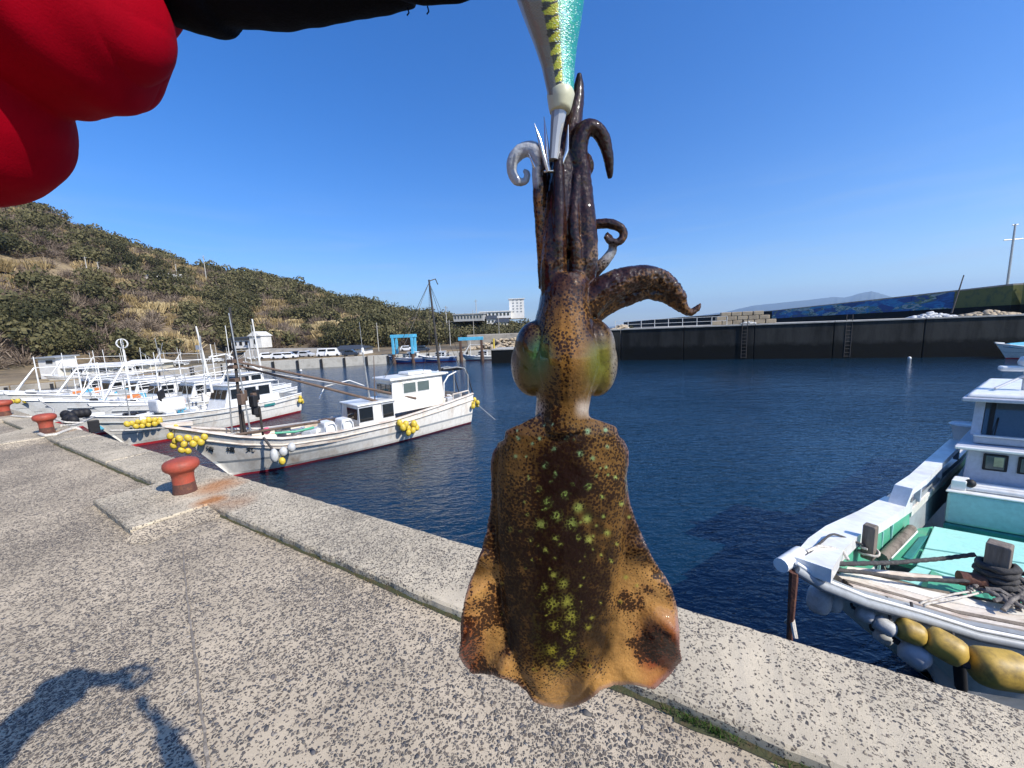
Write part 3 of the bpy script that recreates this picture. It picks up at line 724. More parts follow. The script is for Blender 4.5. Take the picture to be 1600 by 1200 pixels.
TXT = {'ever': ('evergreen_tree', 'rounded dark evergreen tree on the hillside above the harbour', 'tree', 'evergreen trees on the hillside'),
       'tan': ('pampas_clump', 'tan clump of tall dry grass on the hillside', 'dry grass', 'dry grass clumps on the hillside'),
       'bare': ('bare_shrub', 'leafless grey brown shrub on the hillside', 'shrub', 'bare shrubs on the hillside')}
def plant(kind, x, y, z, sc, h=None, label=None, group=None):
    nm, lb, ct, gp = TXT[kind]
    t = thing(nm, label or lb, ct, (x, y, z), rnd.uniform(0, 6.28), group if label else gp); t.scale = (sc, sc, sc * (h or 1))
    o = bpy.data.objects.new('crown' if kind != 'tan' else 'blades', rnd.choice(protos[kind])); COL.objects.link(o); o.parent = t
    if kind != 'tan':
        o = bpy.data.objects.new('trunk', rnd.choice(trunks)); COL.objects.link(o); o.parent = t
def kind_at(x, y, t):
    a = .8 * nz(x * .06, y * .06, 1) + .55 * nz(x * .16, y * .16, 7)
    if t > .93: return 'ever' if a > -.3 else 'bare'
    if a > .24: return 'ever' if rnd.random() < .85 else 'bare'
    if a > -.16: return 'bare' if rnd.random() < .80 else 'ever'
    return 'tan' if rnd.random() < .72 else 'bare'
pts = []
for _ in range(6200):
    az = math.radians(rnd.uniform(-64, 6)); rb, rr = base_r(az), ridge_r(az)
    t = rnd.random() ** .85; r = rb + (rr - rb) * (t * 1.02) + 1.5
    if abs(t - .3) < .012 and az < math.radians(-36): continue     # the track cut along the slope
    if az > math.radians(-11) and rnd.random() < .7: continue
    x, y = math.sin(az) * r, math.cos(az) * r; z = hgt(az, r); pts.append((x, y, z, t, r, az))
cnt = {'ever': 0, 'tan': 0, 'bare': 0}; acc = {'ever': [], 'tan': [], 'bare': []}
rndm = random.Random(3)
pts.sort(key=lambda p: p[4])
for i, (x, y, z, t, r, az) in enumerate(pts):
    k = kind_at(x, y, t)
    sc = {'ever': rnd.uniform(1.5, 3.6), 'tan': rnd.uniform(1.0, 1.9), 'bare': rnd.uniform(1.2, 2.4)}[k]
    if az > math.radians(-24) and k == 'ever': sc *= 1.15
    if t > .95: sc *= .8
    if cnt[k] < (210 if k == 'ever' else 110) and rnd.random() < .30 and az > math.radians(-56):
        cnt[k] += 1
        zone = 'along the ridge against the sky' if t > .85 else ('at the foot of the hill behind the parked cars' if t < .3 and az > math.radians(-38) else ('on the far left slope below the red sleeve' if az < math.radians(-46) else 'on the middle slope above the moored boats'))
        base_ = {'ever': 'rounded dark evergreen tree ', 'tan': 'tan clump of tall dry grass ', 'bare': 'leafless grey brown shrub '}[k]
        plant(k, x, y, z - .15, sc, rnd.uniform(.9, 1.35), base_ + zone, base_.strip() + 's ' + zone)
    else:
        V = rnd.choice(LITE[k]); a = rnd.uniform(0, 6.28); c, s_ = math.cos(a), math.sin(a); R = np.array([[c, -s_, 0], [s_, c, 0], [0, 0, rnd.uniform(.8, 1.25)]])
        acc[k].append(V @ R.T * sc + np.array([x, y, z - .2]))
for k, nm, lb in (('ever', 'hillside_woods', 'mass of evergreen scrub covering the hillside'), ('bare', 'bare_thicket', 'grey brown leafless thicket covering the hillside'), ('tan', 'dry_grassland', 'dry tan grass patches across the hillside')):
    V = np.concatenate(acc[k]); o = bpy.data.objects.new(nm, mesh_q(nm, V, KIND[k][1])); COL.objects.link(o); tag(o, lb, nm.split('_')[1], kind='stuff')
# the rounded trees behind the gantries, in the middle distance
for i, (u, v, k, sc) in enumerate([(650, 520, 84, 4.2), (672, 518, 86, 4.6), (700, 515, 90, 4.0), (590, 522, 82, 4.4), (565, 520, 80, 4.0), (612, 520, 82, 4.6), (770, 515, 100, 3.6), (800, 512, 104, 3.9), (822, 514, 102, 3.6), (845, 512, 104, 3.6), (748, 516, 104, 2.8), (540, 512, 84, 4.2), (515, 512, 82, 4.0), (632, 512, 92, 4.5)]):
    p = pz(u, v, BANK) if False else pd(u, v, k); plant('ever', p.x, p.y, BANK - .2 if v > 0 else 0, sc, 1.0, 'broad dark tree on the flat ground behind the blue gantries', 'broad trees behind the blue gantries')
def tpos(u, v):                                   # where the ray through a pixel meets the hillside
    d = ray(u, v); L = 70.0
    for _ in range(500):
        p = C0 + d * L; r = math.hypot(p.x, p.y); az = math.atan2(p.x, p.y)
        if r > base_r(az) and p.z < hgt(az, r) + .3: return p, L
        L += .5
        if L > 260: return None, None
    return None, None
for (u, v, sc) in [(270, 400, 2.6), (284, 404, 2.1), (246, 399, 2.2)]:
    p, L = tpos(u, v + 8)
    if p: plant('ever', p.x, p.y, p.z - .3, sc, 1.25, {270: 'tall dark tree standing alone on the ridge, left one of the close pair', 284: 'slimmer dark tree on the ridge, right one of the close pair', 246: 'dark tree on the ridge left of the close pair'}[u])
# white poles standing on the hill
for (u0, v0, u1, v1, k, lb) in [(137, 425, 133, 401, 150, 'pale pole on the hillside below the ridge beside a second shorter pole'), (155, 424, 153, 409, 150, 'short pale pole on the upper hillside right of a taller one'), (323, 437, 317, 399, 118, 'tall thin light pole standing on the ridge right of the lone pines'), (277, 431, 276, 413, 130, 'white pole beside pale graves on the ridge'), (8, 452, 3, 428, 150, 'pale pole on the slope at the left picture edge'), (69, 471, 66, 459, 140, 'short white post on the mid slope above the track'), (592, 546, 590, 504, 60, 'thin white utility pole on the quay behind the boats'), (745, 500, 744, 468, 120, 'utility pole left of the white tower block'), (698, 505, 697, 478, 110, 'utility pole beside the grey apartment block'), (704, 538, 703, 500, 68, 'white lamp post right of the first blue gantry'), (741, 530, 738, 484, 95, 'thin white mast left of the second blue gantry beam'), (780, 520, 779, 490, 95, 'thin white pole before the hillside houses')]:
    r_ = .10 if k > 100 else .07
    if u0 < 340:
        p_, L_ = tpos(u0, v0 + 3)
        if p_: k = L_
    pole('hill_pole' if k > 100 else 'utility_pole', lb, 'pole', u0, v0 + 3, u1, v1, k, r_ * (1.25 if k > 100 else 1), M_pole, arms=[(.93, 1.3, 0)] if k != 60 else [(.85, .6, 0)])
wl = thing('retaining_wall', 'low white retaining wall beside the track on the left slope', 'wall', tpos(20, 486)[0])
for i, (u0, v0, u1, v1) in enumerate([(0, 486, 22, 484), (22, 484, 46, 481), (86, 478, 104, 476)]):
    kk = tpos((u0 + u1) / 2, v0)[1] - 1.5; a, b = pd(u0, v0, kk), pd(u1, v1, kk); mb = MB(); c = (a + b) / 2; mb.box((c.x, c.y, c.z), ((b - a).length, .3, 1.1), math.atan2(b.y - a.y, b.x - a.x)); mb.build('wall_segment', M_bwhite, wl, world=True)
gv = thing('gravestones', 'pale gravestones and low wall on the ridge shoulder', 'graves', tpos(258, 438)[0])
for i in range(16):
    u_ = 228 + i * 3.6; v_ = 436 - rnd.uniform(0, 5); p = pd(u_, v_, (tpos(u_, v_ + 4)[1] or 120) - 2.5); mb = MB(); mb.box((p.x, p.y, p.z), (.7, .5, rnd.uniform(.8, 1.8)), -.6); mb.build('gravestone', M_bwhite, gv, world=True)

# ------------------------------------------------------------------ buildings round the harbour
def house(name, label, u0, u1, vt, k, depth, mt, roofm, gable=False, wins=0, zb=BANK, roof_h=.8, cat='building', group=None, rot=None, win_m=None):
    a, b = pd(u0, 540, k), pd(u1, 540, k); a.z = b.z = zb; w = (b - a).length
    c = (a + b) / 2; rz = math.atan2(b.y - a.y, b.x - a.x) if rot is None else rot
    zt = zat(c, vt); h = zt - zb - (roof_h if roofm else 0)
    t = thing(name, label, cat, c, rz, group)
    mb = MB(); mb.box((0, depth / 2, h / 2), (w, depth, h)); mb.build('walls', mt, t)
    if roofm:
        mb = MB(); e = .35
        if gable: mb.hexa([(-w / 2 - e, -e, h), (w / 2 + e, -e, h), (w / 2 + e, depth + e, h), (-w / 2 - e, depth + e, h)], [(-w / 2 - e, depth * .5 - .05, h + roof_h), (w / 2 + e, depth * .5 - .05, h + roof_h), (w / 2 + e, depth * .5 + .05, h + roof_h), (-w / 2 - e, depth * .5 + .05, h + roof_h)])
        else: mb.box((0, depth / 2, h + roof_h * .25), (w + .6, depth + .6, roof_h * .5), 0, math.radians(3))
        mb.build('roof', roofm, t)
    for i in range(wins):
        x = -w / 2 + w * (i + .7) / (wins + .4); mb = MB(); mb.box((x, -.03, h * .55), (min(1.4, w / (wins + 1) * .6), .08, min(1.1, h * .42))); f = mb.build('window', M_bwhite if mt != M_bwhite else M_grey, t)
        mb = MB(); mb.box((x, -.09, h * .55), (min(1.2, w / (wins + 1) * .5), .05, min(.95, h * .36))); mb.build('pane', win_m or M_glass, f)
    return t, w, h
house('storage_shed', 'long cream harbour shed with a dark opening and flat pale roof', 84, 184, 569, 40.5, 3, M_cream, M_bwhite, wins=2, roof_h=.25, zb=-1.5)
house('gabled_shed', 'small cream gabled shed right of the long harbour shed', 187, 228, 563, 42, 3, M_cream, M_bwhite, True, 1, roof_h=.45, zb=-1.5)
t, w, h = house('white_hut', 'tall white box hut with a dark mark left of the cream shed', 54, 82, 556, 40, 1.8, M_bwhite, M_grey, roof_h=.2, zb=-1.5)
mb = MB(); mb.box((w * .15, -.05, h * .8), (w * .35, .04, h * .14)); mb.build('dark_mark', M_letter, t)
house('white_house', 'white house with dark roof on the bank behind the masts', 362, 392, 523, 70, 5, M_bwhite, M_roof, False, 3, zb=.4, roof_h=.8)
t, w, h = house('gabled_house', 'white gabled house end beside the longer white house', 391, 409, 525, 69, 3, M_bwhite, None, False, 1, zb=.4)
mb = MB(); mb.hexa([(-w / 2 - .2, -.3, h), (w / 2 + .2, -.3, h), (w / 2 + .2, 3.2, h), (-w / 2 - .2, 3.2, h)], [(-.1, -.3, h + .8), (.1, -.3, h + .8), (.1, 3.2, h + .8), (-.1, 3.2, h + .8)]); mb.build('gable', M_bwhite, t)
house('boat_shed', 'low shed with a wide dark roof on the far quay', 526, 556, 540, 56, 4, M_grey, M_roof, True, 0, roof_h=.55)
house('white_shed', 'small white gable end right of the dark roofed shed', 554, 566, 541, 55, 4, M_bwhite, M_roof, True, 0, roof_h=.4)
house('apartment_block', 'long pale grey apartment block above the trees', 711, 757, 487, 112, 12, M_bgrey, M_bgrey, False, 9, zb=5, roof_h=.5)
t, w, h = house('long_white_building', 'long low white building below the tower block', 752, 800, 483, 125, 12, M_bwhite, M_bwhite, False, 8, zb=6, roof_h=.6)
t, w, h = house('tower_block', 'white tower block rising on the skyline left of the squid', 798, 821, 464, 135, 9, M_bwhite, M_bwhite, False, 0, zb=6, roof_h=.5)
for x in (-.22, .05, .3):
    for z in np.linspace(.35, .92, 5): mb = MB(); mb.box((w * x, -.05, h * z), (w * .10, .1, h * .06)); mb.build('window', M_grey, t)
house('hill_house', 'small white house at the left end of the grey block', 762, 776, 492, 118, 8, M_bwhite, M_roof, True, 2, zb=4, roof_h=1.2)
house('hill_house', 'grey roofed house under the long white building', 778, 795, 497, 115, 8, M_cream, M_roof, True, 3, zb=3.5, roof_h=1.2)
# road bank with railing behind the gantries
bk = MB(); a, b = pd(734, 530, 62), pd(850, 524, 62); bk.box(((a.x + b.x) / 2, (a.y + b.y) / 2 + 2, (BANK + 1.3) / 2), (13, 4, 1.3 - BANK), .02)
tag(bk.build('road_embankment', M_oldcon, bevel=.1), 'grey road embankment behind the second gantry', 'embankment')
heap('rock_slope', 'tan rock slope below the road embankment', 'rocks', Vector(((a.x + b.x) / 2, a.y - 2.5, BANK)), 6.5, 1.7, M_stoneb, 260, size=.42)
heap('rock_slope', 'rocks at the far mole root right of the squid head', 'rocks', Vector(pd(972, 512, 60)) - Vector((0, 0, 1.2)), 3, 2.0, M_stoneb, 160, size=.45)
for u in (968, 978, 986): p = pd(u, 515, 66); plant('ever', p.x, p.y, .4, 1.0, 1.2, 'small bush among the rocks right of the squid head', 'small bushes among the mole rocks')
bnk = MB(); a, b = pd(378, 553, 60), pd(560, 548, 58); 
bnk.hexa([(a.x, a.y, BANK), (b.x, b.y, BANK), (b.x, b.y + 5, BANK), (a.x, a.y + 5, BANK)], [(a.x, a.y + 1.2, .35), (b.x, b.y + 1, -.1), (b.x, b.y + 5, -.1), (a.x, a.y + 5, .35)])
tag(bnk.build('grassy_bank', M_oldcon), kind='structure')
t = thing('notice_board', 'small white notice board on two posts behind the moored boats', 'sign', pd(309, 556, 48))
c = pd(309, 543, 48); mb = MB(); mb.box((c.x, c.y, c.z), (1.05, .05, .55), -.5); mb.build('board', M_bwhite, t, world=True)
for s in (-.35, .35): mb = MB(); mb.tube([(c.x + s, c.y + .05 - s * .5, BANK), (c.x + s, c.y + .05 - s * .5, c.z + .2)], .03); mb.build('leg', M_metal, t, world=True)

# gantries of the boat lift
def gantry(label, uL, uR, vt, vb, k, beam_m, post_m, dual):
    a = pd(uL, vt, k); b = pd(uR, vt, k); a = Vector((a.x, a.y, 0)); b = Vector((b.x, b.y, 0)); zt = zat(a, vt); 
    t = thing('boat_gantry', label, 'gantry', Vector((a.x, a.y, WATER)))
    d = (b - a).normalized(); n_ = Vector((-d.y, d.x, 0))
    for p in (a, b):
        for o_ in ((0, 1.6) if dual else (0,)):
            q = p + n_ * o_; mb = MB(); mb.box((q.x, q.y, (zt + WATER + 1.2) / 2 + .0), (.30, .30, zt - WATER - 1.2), math.atan2(d.y, d.x)); mb.build('post', post_m, t, world=True, bevel=.02)
            mb = MB(); mb.tube([(q.x, q.y, WATER - .5), (q.x, q.y, WATER + 1.2)], .24, 10); mb.build('pile', M_rustpost, t, 40, world=True)
    for o_ in ((0, 1.6) if dual else (0,)):
        mb = MB(); c = (a + b) / 2 + n_ * o_; mb.box((c.x, c.y, zt + .02), ((b - a).length + .5, .34, .42), math.atan2(d.y, d.x)); mb.build('beam', beam_m, t, world=True, bevel=.02)
    if dual:
        for p in (a, b): c = p + n_ * .8; mb = MB(); mb.box((c.x, c.y, zt + .02), (1.3, .26, .3), math.atan2(n_.y, n_.x)); mb.build('crossbeam', beam_m, t, world=True)
gantry('blue steel boat lift gantry standing over the moored blue boats', 613, 643, 526, 560, 50, M_cyan, M_cyan, True)
gantry('blue gantry beam on two rusty piles nearest the squid', 719, 752, 530, 560, 49, M_cyan, M_rustpost, False)
mb = MB(); p = pd(772, 548, 46); mb.tube([(p.x, p.y, -.5), (p.x, p.y, zat(p, 529))], .10, 8)
tag(mb.build('yellow_marker_post', M_yellow), 'short yellow post on the low end of the breakwater', 'post')

# ------------------------------------------------------------------ parked vehicles on the far quay
def car(label, u, v, k, mt, rz=0, van=False, group='vehicles parked on the far quay'):
    p = pd(u, v, k); L, Wd, H = (3.6, 1.5, 1.75) if van else (3.9, 1.6, 1.35)
    t = thing('parked_van' if van else 'parked_car', label, 'van' if van else 'car', (p.x, p.y, BANK), rz, group); t.scale = (.52, .66, .66)
    prof = [(-L / 2, .25), (-L / 2, .75), (-L * .46, .82), (-L * .36, H if van else H * .97), (L * .1 if not van else L * .28, H), (L * .27 if not van else L * .42, .86), (L / 2, .74), (L / 2, .25)]
    mb = MB(); V = [(x, -Wd / 2, z) for x, z in prof] + [(x, Wd / 2, z) for x, z in prof]; n_ = len(prof)
    mb.add(V, [tuple(range(n_)), tuple(reversed(range(n_, 2 * n_)))] + [(i, (i + 1) % n_, n_ + (i + 1) % n_, n_ + i) for i in range(n_)]); mb.build('body', mt, t, bevel=.06)
    for y in (-1, 1):
        mb = MB(); mb.box((-.05 * L, y * (Wd / 2 + .005), H * .76), (L * .5, .02, H * .24)); mb.build('side_window', M_glass, t)
        for x in (-.31, .31): mb = MB(); mb.tube([(x * L, y * (Wd / 2 - .15), .29), (x * L, y * (Wd / 2 + .03), .29)], .29, 12); mb.build('wheel', M_tyre, t, 40)
    mb = MB(); mb.box(((.34 if not van else .355) * L * .6 + (.0 if not van else .35), 0, H * .8), (.05, Wd * .8, H * .26), 0, 0, -.8 if not van else -.5); mb.build('windscreen', M_glass, t)
for a in [('white car beside the cream shed row, leftmost on the far quay', 438, 555, 50, M_carw, .1, False), ('white car second from left on the far quay', 452, 556, 50.5, M_carw, .2, False), ('dark car parked behind two white cars', 463, 552, 54, M_card, .3, False), ('silver car right of the dark car on the quay', 478, 553, 53, M_ltgrey, .0, False), ('white van facing right near the dark roofed shed', 507, 552, 52, M_carw, .1, True), ('white pickup beside the shed with the dark roof', 520, 553, 52, M_carw, .3, True), ('dark car beneath the white gable end', 548, 553, 51, M_card, .2, False), ('small white car left of the long quay wall', 418, 557, 52, M_carw, .5, False), ('black car right of the blue gantry', 661, 549, 56, M_card, .1, False), ('white car behind the blue gantry', 636, 546, 60, M_carw, .1, False)]: car(*a)

# ------------------------------------------------------------------ bollards and their ropes
BP = [(0.135, 0), (.135, .02), (.128, .06), (.122, .12), (.122, .19), (.13, .235), (.155, .262), (.18, .275), (.197, .295), (.203, .325), (.197, .355), (.175, .378), (.13, .392), (.06, .40), (.003, .402)]
blabel = ['rusty red mooring bollard on the nearest concrete pad', 'red mooring bollard with a white rope at its foot, second along the quay', 'far red mooring bollard at the left picture edge']
for i, (x, y) in enumerate(bol_spots):
    s = 1.0 if i < 2 else 1.05
    t = thing('mooring_bollard', blabel[i], 'bollard', (x, y, .055), rnd.uniform(0, 3), 'red bollards along the quay')
    lo = MB(); lo.lathe([(r * .76 * s, z * .92 * s) for r, z in BP[:4]], n=32); lo.build('bollard_base', M_bolrust, t, 40)
    up = MB(); up.lathe([(r * .76 * s, z * .92 * s) for r, z in BP[3:]], n=32); up.build('bollard_head', M_bol, t, 60)
def rope(name, label, pts, r, mt, sag=0, n=14, cat='rope', lay=True):
    P = [Vector(p) for p in pts]; out = []
    for i in range(len(P) - 1):
        for k in range(n): t = k / n; q = P[i].lerp(P[i + 1], t); q.z -= sag * 4 * t * (1 - t) if len(P) == 2 else 0; out.append(q)
    out.append(P[-1])
    if len(P) > 2:                                 # ease the corners
        for _ in range(6): out = [out[0]] + [(out[i - 1] + out[i] * 2 + out[i + 1]) / 4 for i in range(1, len(out) - 1)] + [out[-1]]
    mb = MB(); mb.tube(out, [r * (1 + (.12 * math.sin(i * 2.1) if lay else 0)) for i in range(len(out))], 7)
    return tag(mb.build(name, mt, smooth_=70), label, cat)
bx, by = bol_spots[1]
rope('mooring_rope', 'white rope looped round the foot of the second bollard', [pz(62, 678, .08), pz(70, 681, .08), pz(88, 679, .08), pz(100, 674, .08), pz(112, 670, .08), pz(122, 669, .08), pz(127, 674, .02)], .028, M_rope)
rope('mooring_rope', 'dirty rope lying along the kerb toward the third bollard', [pz(18, 650, .08), pz(45, 652, .08), pz(70, 648, .08), pz(100, 660, .08), pz(130, 661, .0)], .022, M_rope)

# ------------------------------------------------------------------ moored fishing boats
def interp(P, x): return float(np.interp(x, [p[0] for p in P], [p[1] for p in P]))
def hull(t, L, B, sheer, aft=.0, stripes=True, hullm=None, botm=None, bowm=None, deckm=None, boot=.06, flare=.72, gun=.09, deckdrop=.28, ns=26, stripe_z=(.36, .44), clean=False):
    """open work boat hull, x forward from the stern post, z up from the water"""
    hullm = hullm or M_white; botm = botm or M_red; deckm = deckm or M_ltgrey
    xs = [-aft + (L + aft) * i / (ns - 1) for i in range(ns)]
    xs = [-aft + (L + aft) * (1 - (1 - i / (ns - 1)) ** 1.25) for i in range(ns)]
    def sh(x): t_ = (x + aft) / (L + aft); return float(np.interp(t_, [s[0] for s in sheer], [s[1] for s in sheer]))
    def hb(x):
        t_ = (x + aft) / (L + aft); f = 1.0 if t_ < .5 else max(0, 1 - ((t_ - .5) / .5) ** 2.9); f *= .86 + .14 * min(1, t_ / .3); return B / 2 * f + .015
    def wb(x):
        t_ = (x + aft) / (L * .90 + aft); f = 1.0 if t_ < .4 else max(0, 1 - ((t_ - .4) / .6) ** 1.55) if t_ < 1 else 0
        if x < 0: f *= 1.0
        return B / 2 * f * flare * (.9 + .1 * min(1, t_ / .3)) + .012
    lev = [1, .80, .62, .46]
    zc = [None, None]
    rowsV = []
    for x in xs:
        zs, h_, w_ = sh(x), hb(x), wb(x); row = []
        zl = [zs, zs * .82, stripe_z[1] + .1 * (x / L) ** 2, stripe_z[0] + .1 * (x / L) ** 2, boot * 2.2, boot, -.12, -.45]
        stem = max(0, (x - L * .97) / (L * .03))
        for z in zl:
            f = np.clip(z / zs, 0, 1); w = w_ + (h_ - w_) * (f ** .75 if x > L * .6 else f ** .6)
            if z < 0: w = w_ * (1 + z * 1.2)
            if stem > 0 and f < stem ** .6 * .98: w = .012                       # raked stem
            row.append((x, w, z))
        rowsV.append(row)
    def side(mb, i0, i1, sgn):
        A = [(r[i0][0], sgn * r[i0][1], r[i0][2]) for r in rowsV]; Bq = [(r[i1][0], sgn * r[i1][1], r[i1][2]) for r in rowsV]
        # pull the forefoot back along the rake
        mb.strip([rk(p) for p in A], [rk(p) for p in Bq])
    zb = sh(L)
    def rk(p):
        x, y, z = p; f = max(0, (x / L - .72) / .28) ** 1.5
        return (x - f * L * .14 * (1 - np.clip(z / zb, -.3, 1)), y, z)
    mb = MB()
    for i in range(5):
        for s in (1, -1):
            mb.cur = (1 if i == 2 and stripes else 0)
            if bowm and False: pass
            side(mb, i, i + 1, s)
    # transom
    r0 = rowsV[0]; mb.cur = 0
    for i in range(7):
        a, b = r0[i], r0[i + 1]; mb.add([(a[0], a[1], a[2]), (a[0], -a[1], a[2]), (b[0], -b[1], b[2]), (b[0], b[1], b[2])], [(0, 1, 2, 3)])
    h = mb.build('hull', [hullm, M_grey], t, 50)
    mb = MB()
    for i in (5, 6):
        for s in (1, -1): side(mb, i, i + 1, s)
    mb.build('hull_bottom', botm, t, 50)
    # gunwale cap, inner bulwark, deck
    for s, nm in ((1, 'gunwale'), (-1, 'gunwale')):
        mb = MB(); P = [Vector(rk((r[0][0], s * max(r[0][1] - gun * .35, .0), r[0][2] + .012))) for r in rowsV]
        mb.tube(P, [gun * .62] * len(P), 8, True, .55); mb.build(nm, M_white2 if clean else M_dwhite, t, 50)
        mb = MB(); P = [Vector(rk((r[1][0], s * (r[1][1] + .012), r[1][2]))) for r in rowsV[:-1]]
        mb.tube(P, [.028] * len(P), 6); mb.build('rubbing_strake', M_dwhite if not clean else M_grey, t, 50)
    mb = MB()
    inn = [[Vector(rk((r[0][0], s * max(r[0][1] - .05, .004), r[0][2] - .01))) for r in rowsV] for s in (1, -1)]
    dk = [[Vector(rk((r[0][0], s * max(r[0][1] - .09, .003), r[0][2] - deckdrop))) for r in rowsV] for s in (1, -1)]
    for k in (0, 1): mb.strip(inn[k], dk[k])
    mb.strip([Vector((p.x, p.y, p.z)) for p in [inn[0][0], inn[1][0]]], [dk[0][0], dk[1][0]])
    mb.build('bulwark_lining', M_white2 if clean else M_dwhite, t)
    mb = MB(); mb.strip(dk[0], dk[1]); mb.build('deck', deckm, t)
    mb = MB(); mb.hexa([(L - .5, -.09, zb - .04), (L + .06, -.05, zb + .02), (L + .06, .05, zb + .02), (L - .5, .09, zb - .04)], [(L - .5, -.09, zb + .06), (L + .10, -.05, zb + .13), (L + .10, .05, zb + .13), (L - .5, .09, zb + .06)]); mb.build('stem_head', M_dwhite if not clean else M_white2, t, bevel=.01)
    return sh, hb
def cabin(t, x0, x1, w, z0, z1, m=None, rake=.15, wins=((.1, .45), (.55, .9)), roof=.08, roofm=None, over=.15, front=True, winz=(.5, .85), glass=None, name='wheelhouse'):
    m = m or M_white; roofm = roofm or M_white2
    mb = MB(); mb.hexa([(x0, -w / 2, z0), (x1, -w / 2, z0), (x1, w / 2, z0), (x0, w / 2, z0)], [(x0 + .03, -w / 2 + .05, z1), (x1 - rake, -w / 2 + .05, z1), (x1 - rake, w / 2 - .05, z1), (x0 + .03, w / 2 - .05, z1)])
    h = mb.build(name, m, t, bevel=.025); H = z1 - z0
    if roof:
        mb = MB(); mb.box(((x0 + x1 - rake) / 2, 0, z1 + roof / 2 + .002), (x1 - x0 - rake + 2 * over, w + over, roof)); mb.build('roof', roofm, t, bevel=.03)
    for (a, b) in wins:
        for s in (-1, 1):
            xa, xb = x0 + (x1 - x0) * a, x0 + (x1 - x0) * b; zc = z0 + H * (winz[0] + winz[1]) / 2; hh = H * (winz[1] - winz[0]); lean = .05 * ((winz[0] + winz[1]) / 2)
            mb = MB(); mb.box(((xa + xb) / 2, s * (w / 2 - lean + .008), zc), (xb - xa + .05, .03, hh + .05)); f = mb.build('window', M_white2 if glass else M_ltgrey, t)
            mb = MB(); mb.box(((xa + xb) / 2, s * (w / 2 - lean + .018), zc), (xb - xa, .03, hh)); mb.build('pane', glass or M_glass, f)
    if front:
        for k in (-1, 0, 1):
            mb = MB(); f_ = (winz[0] + winz[1]) / 2; mb.box((x1 - rake * f_ + .012, k * w * .29, z0 + H * f_), (.03, w * .24, H * (winz[1] - winz[0])), 0, 0, -math.atan(rake / H)); f = mb.build('front_window', M_glass, t)
    return h
def floats(label, world_pts, r, mt, group=None, name='float_cluster', cat='fender', rp=True, long_=1.0):
    r *= .82; c = sum((Vector(p) for p in world_pts), Vector()) / len(world_pts); t = thing(name, label, cat, c, 0, group)
    for p in world_pts:
        a = rnd.uniform(0, 3); mb = MB(); R = Matrix.Rotation(a, 3, 'Z') @ Matrix.Rotation(rnd.uniform(-.6, .6), 3, 'X')
        mb.ball((0, 0, 0), r * rnd.uniform(.9, 1.1), 14, 9, (1, 1, 1.25 * long_), R)
        o = mb.build('float', mt, t, 60); o.location = Vector(p) - c
    if rp:
        mb = MB(); P = sorted([Vector(p) for p in world_pts], key=lambda q: q.x); mb.tube([q + Vector((.0, 0, r * .9)) for q in P], r * .13, 6); mb.build('lashing', M_drope, t, world=True)
    return t
def mast(t, x, y, z0, z1, r, m, lean=(0, 0), name='mast'):
    mb = MB(); mb.tube([(x, y, z0), (x + lean[0], y + lean[1], z1)], [r, r * .6], 8); return mb.build(name, m, t, 40)
def LP(t, p): return t.matrix_basis @ Vector(p)

# boat with the painted name, the largest on the left
b1o = Vector((-2.78, 15.14, WATER)); b1tip = Vector((-8.4, 9.1, 0)); dx = b1tip - b1o; L1 = math.hypot(dx.x, dx.y)
t1 = thing('fishing_boat', 'old white fishing boat with black painted name and red bottom, nearest on the left', 'boat', b1o, math.atan2(dx.y, dx.x))
SH1 = [(0, 1.2), (.17, 1.03), (.4, .86), (.6, .86), (.75, .95), (.87, 1.18), (.94, 1.40), (1, 1.62)]
sh, hb = hull(t1, L1, 2.25, SH1, aft=.75, deckm=M_dwhite, stripe_z=(.36, .43), gun=.13)
cabin(t1, .35, 2.55, 1.15, .95, 2.08, M_white, .08, ((.30, .52), (.56, .78)), .09, M_white2, .12, True, (.58, .88), M_glass2)
mb = MB(); mb.box((1.2, 0, 2.235), (1.0, .7, .10)); mb.build('roof_box', M_white2, t1, bevel=.03)
mb = MB(); mb.box((.36, 0, 2.13), (.5, 1.2, .06)); mb.build('aft_canopy', M_white2, t1, bevel=.02)
for s in (-.55, .55): mb = MB(); mb.tube([(-.3, s, 2.12), (.1, s, 2.0), (.32, s, 1.75), (.36, s, 1.2)], .03, 6); mb.build('canopy_brace', M_white2, t1, 60)
cabin(t1, 2.5, 3.8, 1.3, .7, 1.42, M_white, .04, ((.05, .35), (.62, .97)), .05, M_white2, .05, False, (.30, .92), name='engine_house')
mb = MB(); mb.box((3.77, .18, 1.1), (.03, .7, .45)); mb.build('front_window', M_glass, t1)
for k, x in enumerate((3.98, 4.5)):                                # ribbed white vents
    mb = MB(); mb.hexa([(x, .1, .72), (x + .42, .1, .72), (x + .42, .75, .72), (x, .75, .72)], [(x + .06, .16, 1.12), (x + .36, .16, 1.12), (x + .36, .70, 1.12), (x + .06, .70, 1.12)]); v_ = mb.build('vent_box', M_white2, t1, bevel=.05)
    mb = MB(); mb.tube([(x + .06, .775, .78), (x + .07, .76, 1.0), (x + .13, .745, 1.08), (x + .29, .745, 1.08), (x + .35, .76, 1.0), (x + .36, .775, .78)], .022, 6); mb.build('vent_rib', M_white2, v_, 60)
for k in range(26):                                                # gear crowded on deck
    x = rnd.uniform(3.9, 5.6) if k < 14 else rnd.uniform(-.5, .3); y = rnd.uniform(-.8, .5); z = sh(x) - .2
    mb = MB(); mb.box((x, y, z + rnd.uniform(.02, .22)), (rnd.uniform(.1, .4), rnd.uniform(.08, .35), rnd.uniform(.1, .3)), rnd.uniform(0, 3)); mb.build('deck_gear', rnd.choice([M_white2, M_white, M_ltgrey, M_brown, M_grey]), t1, bevel=.02)
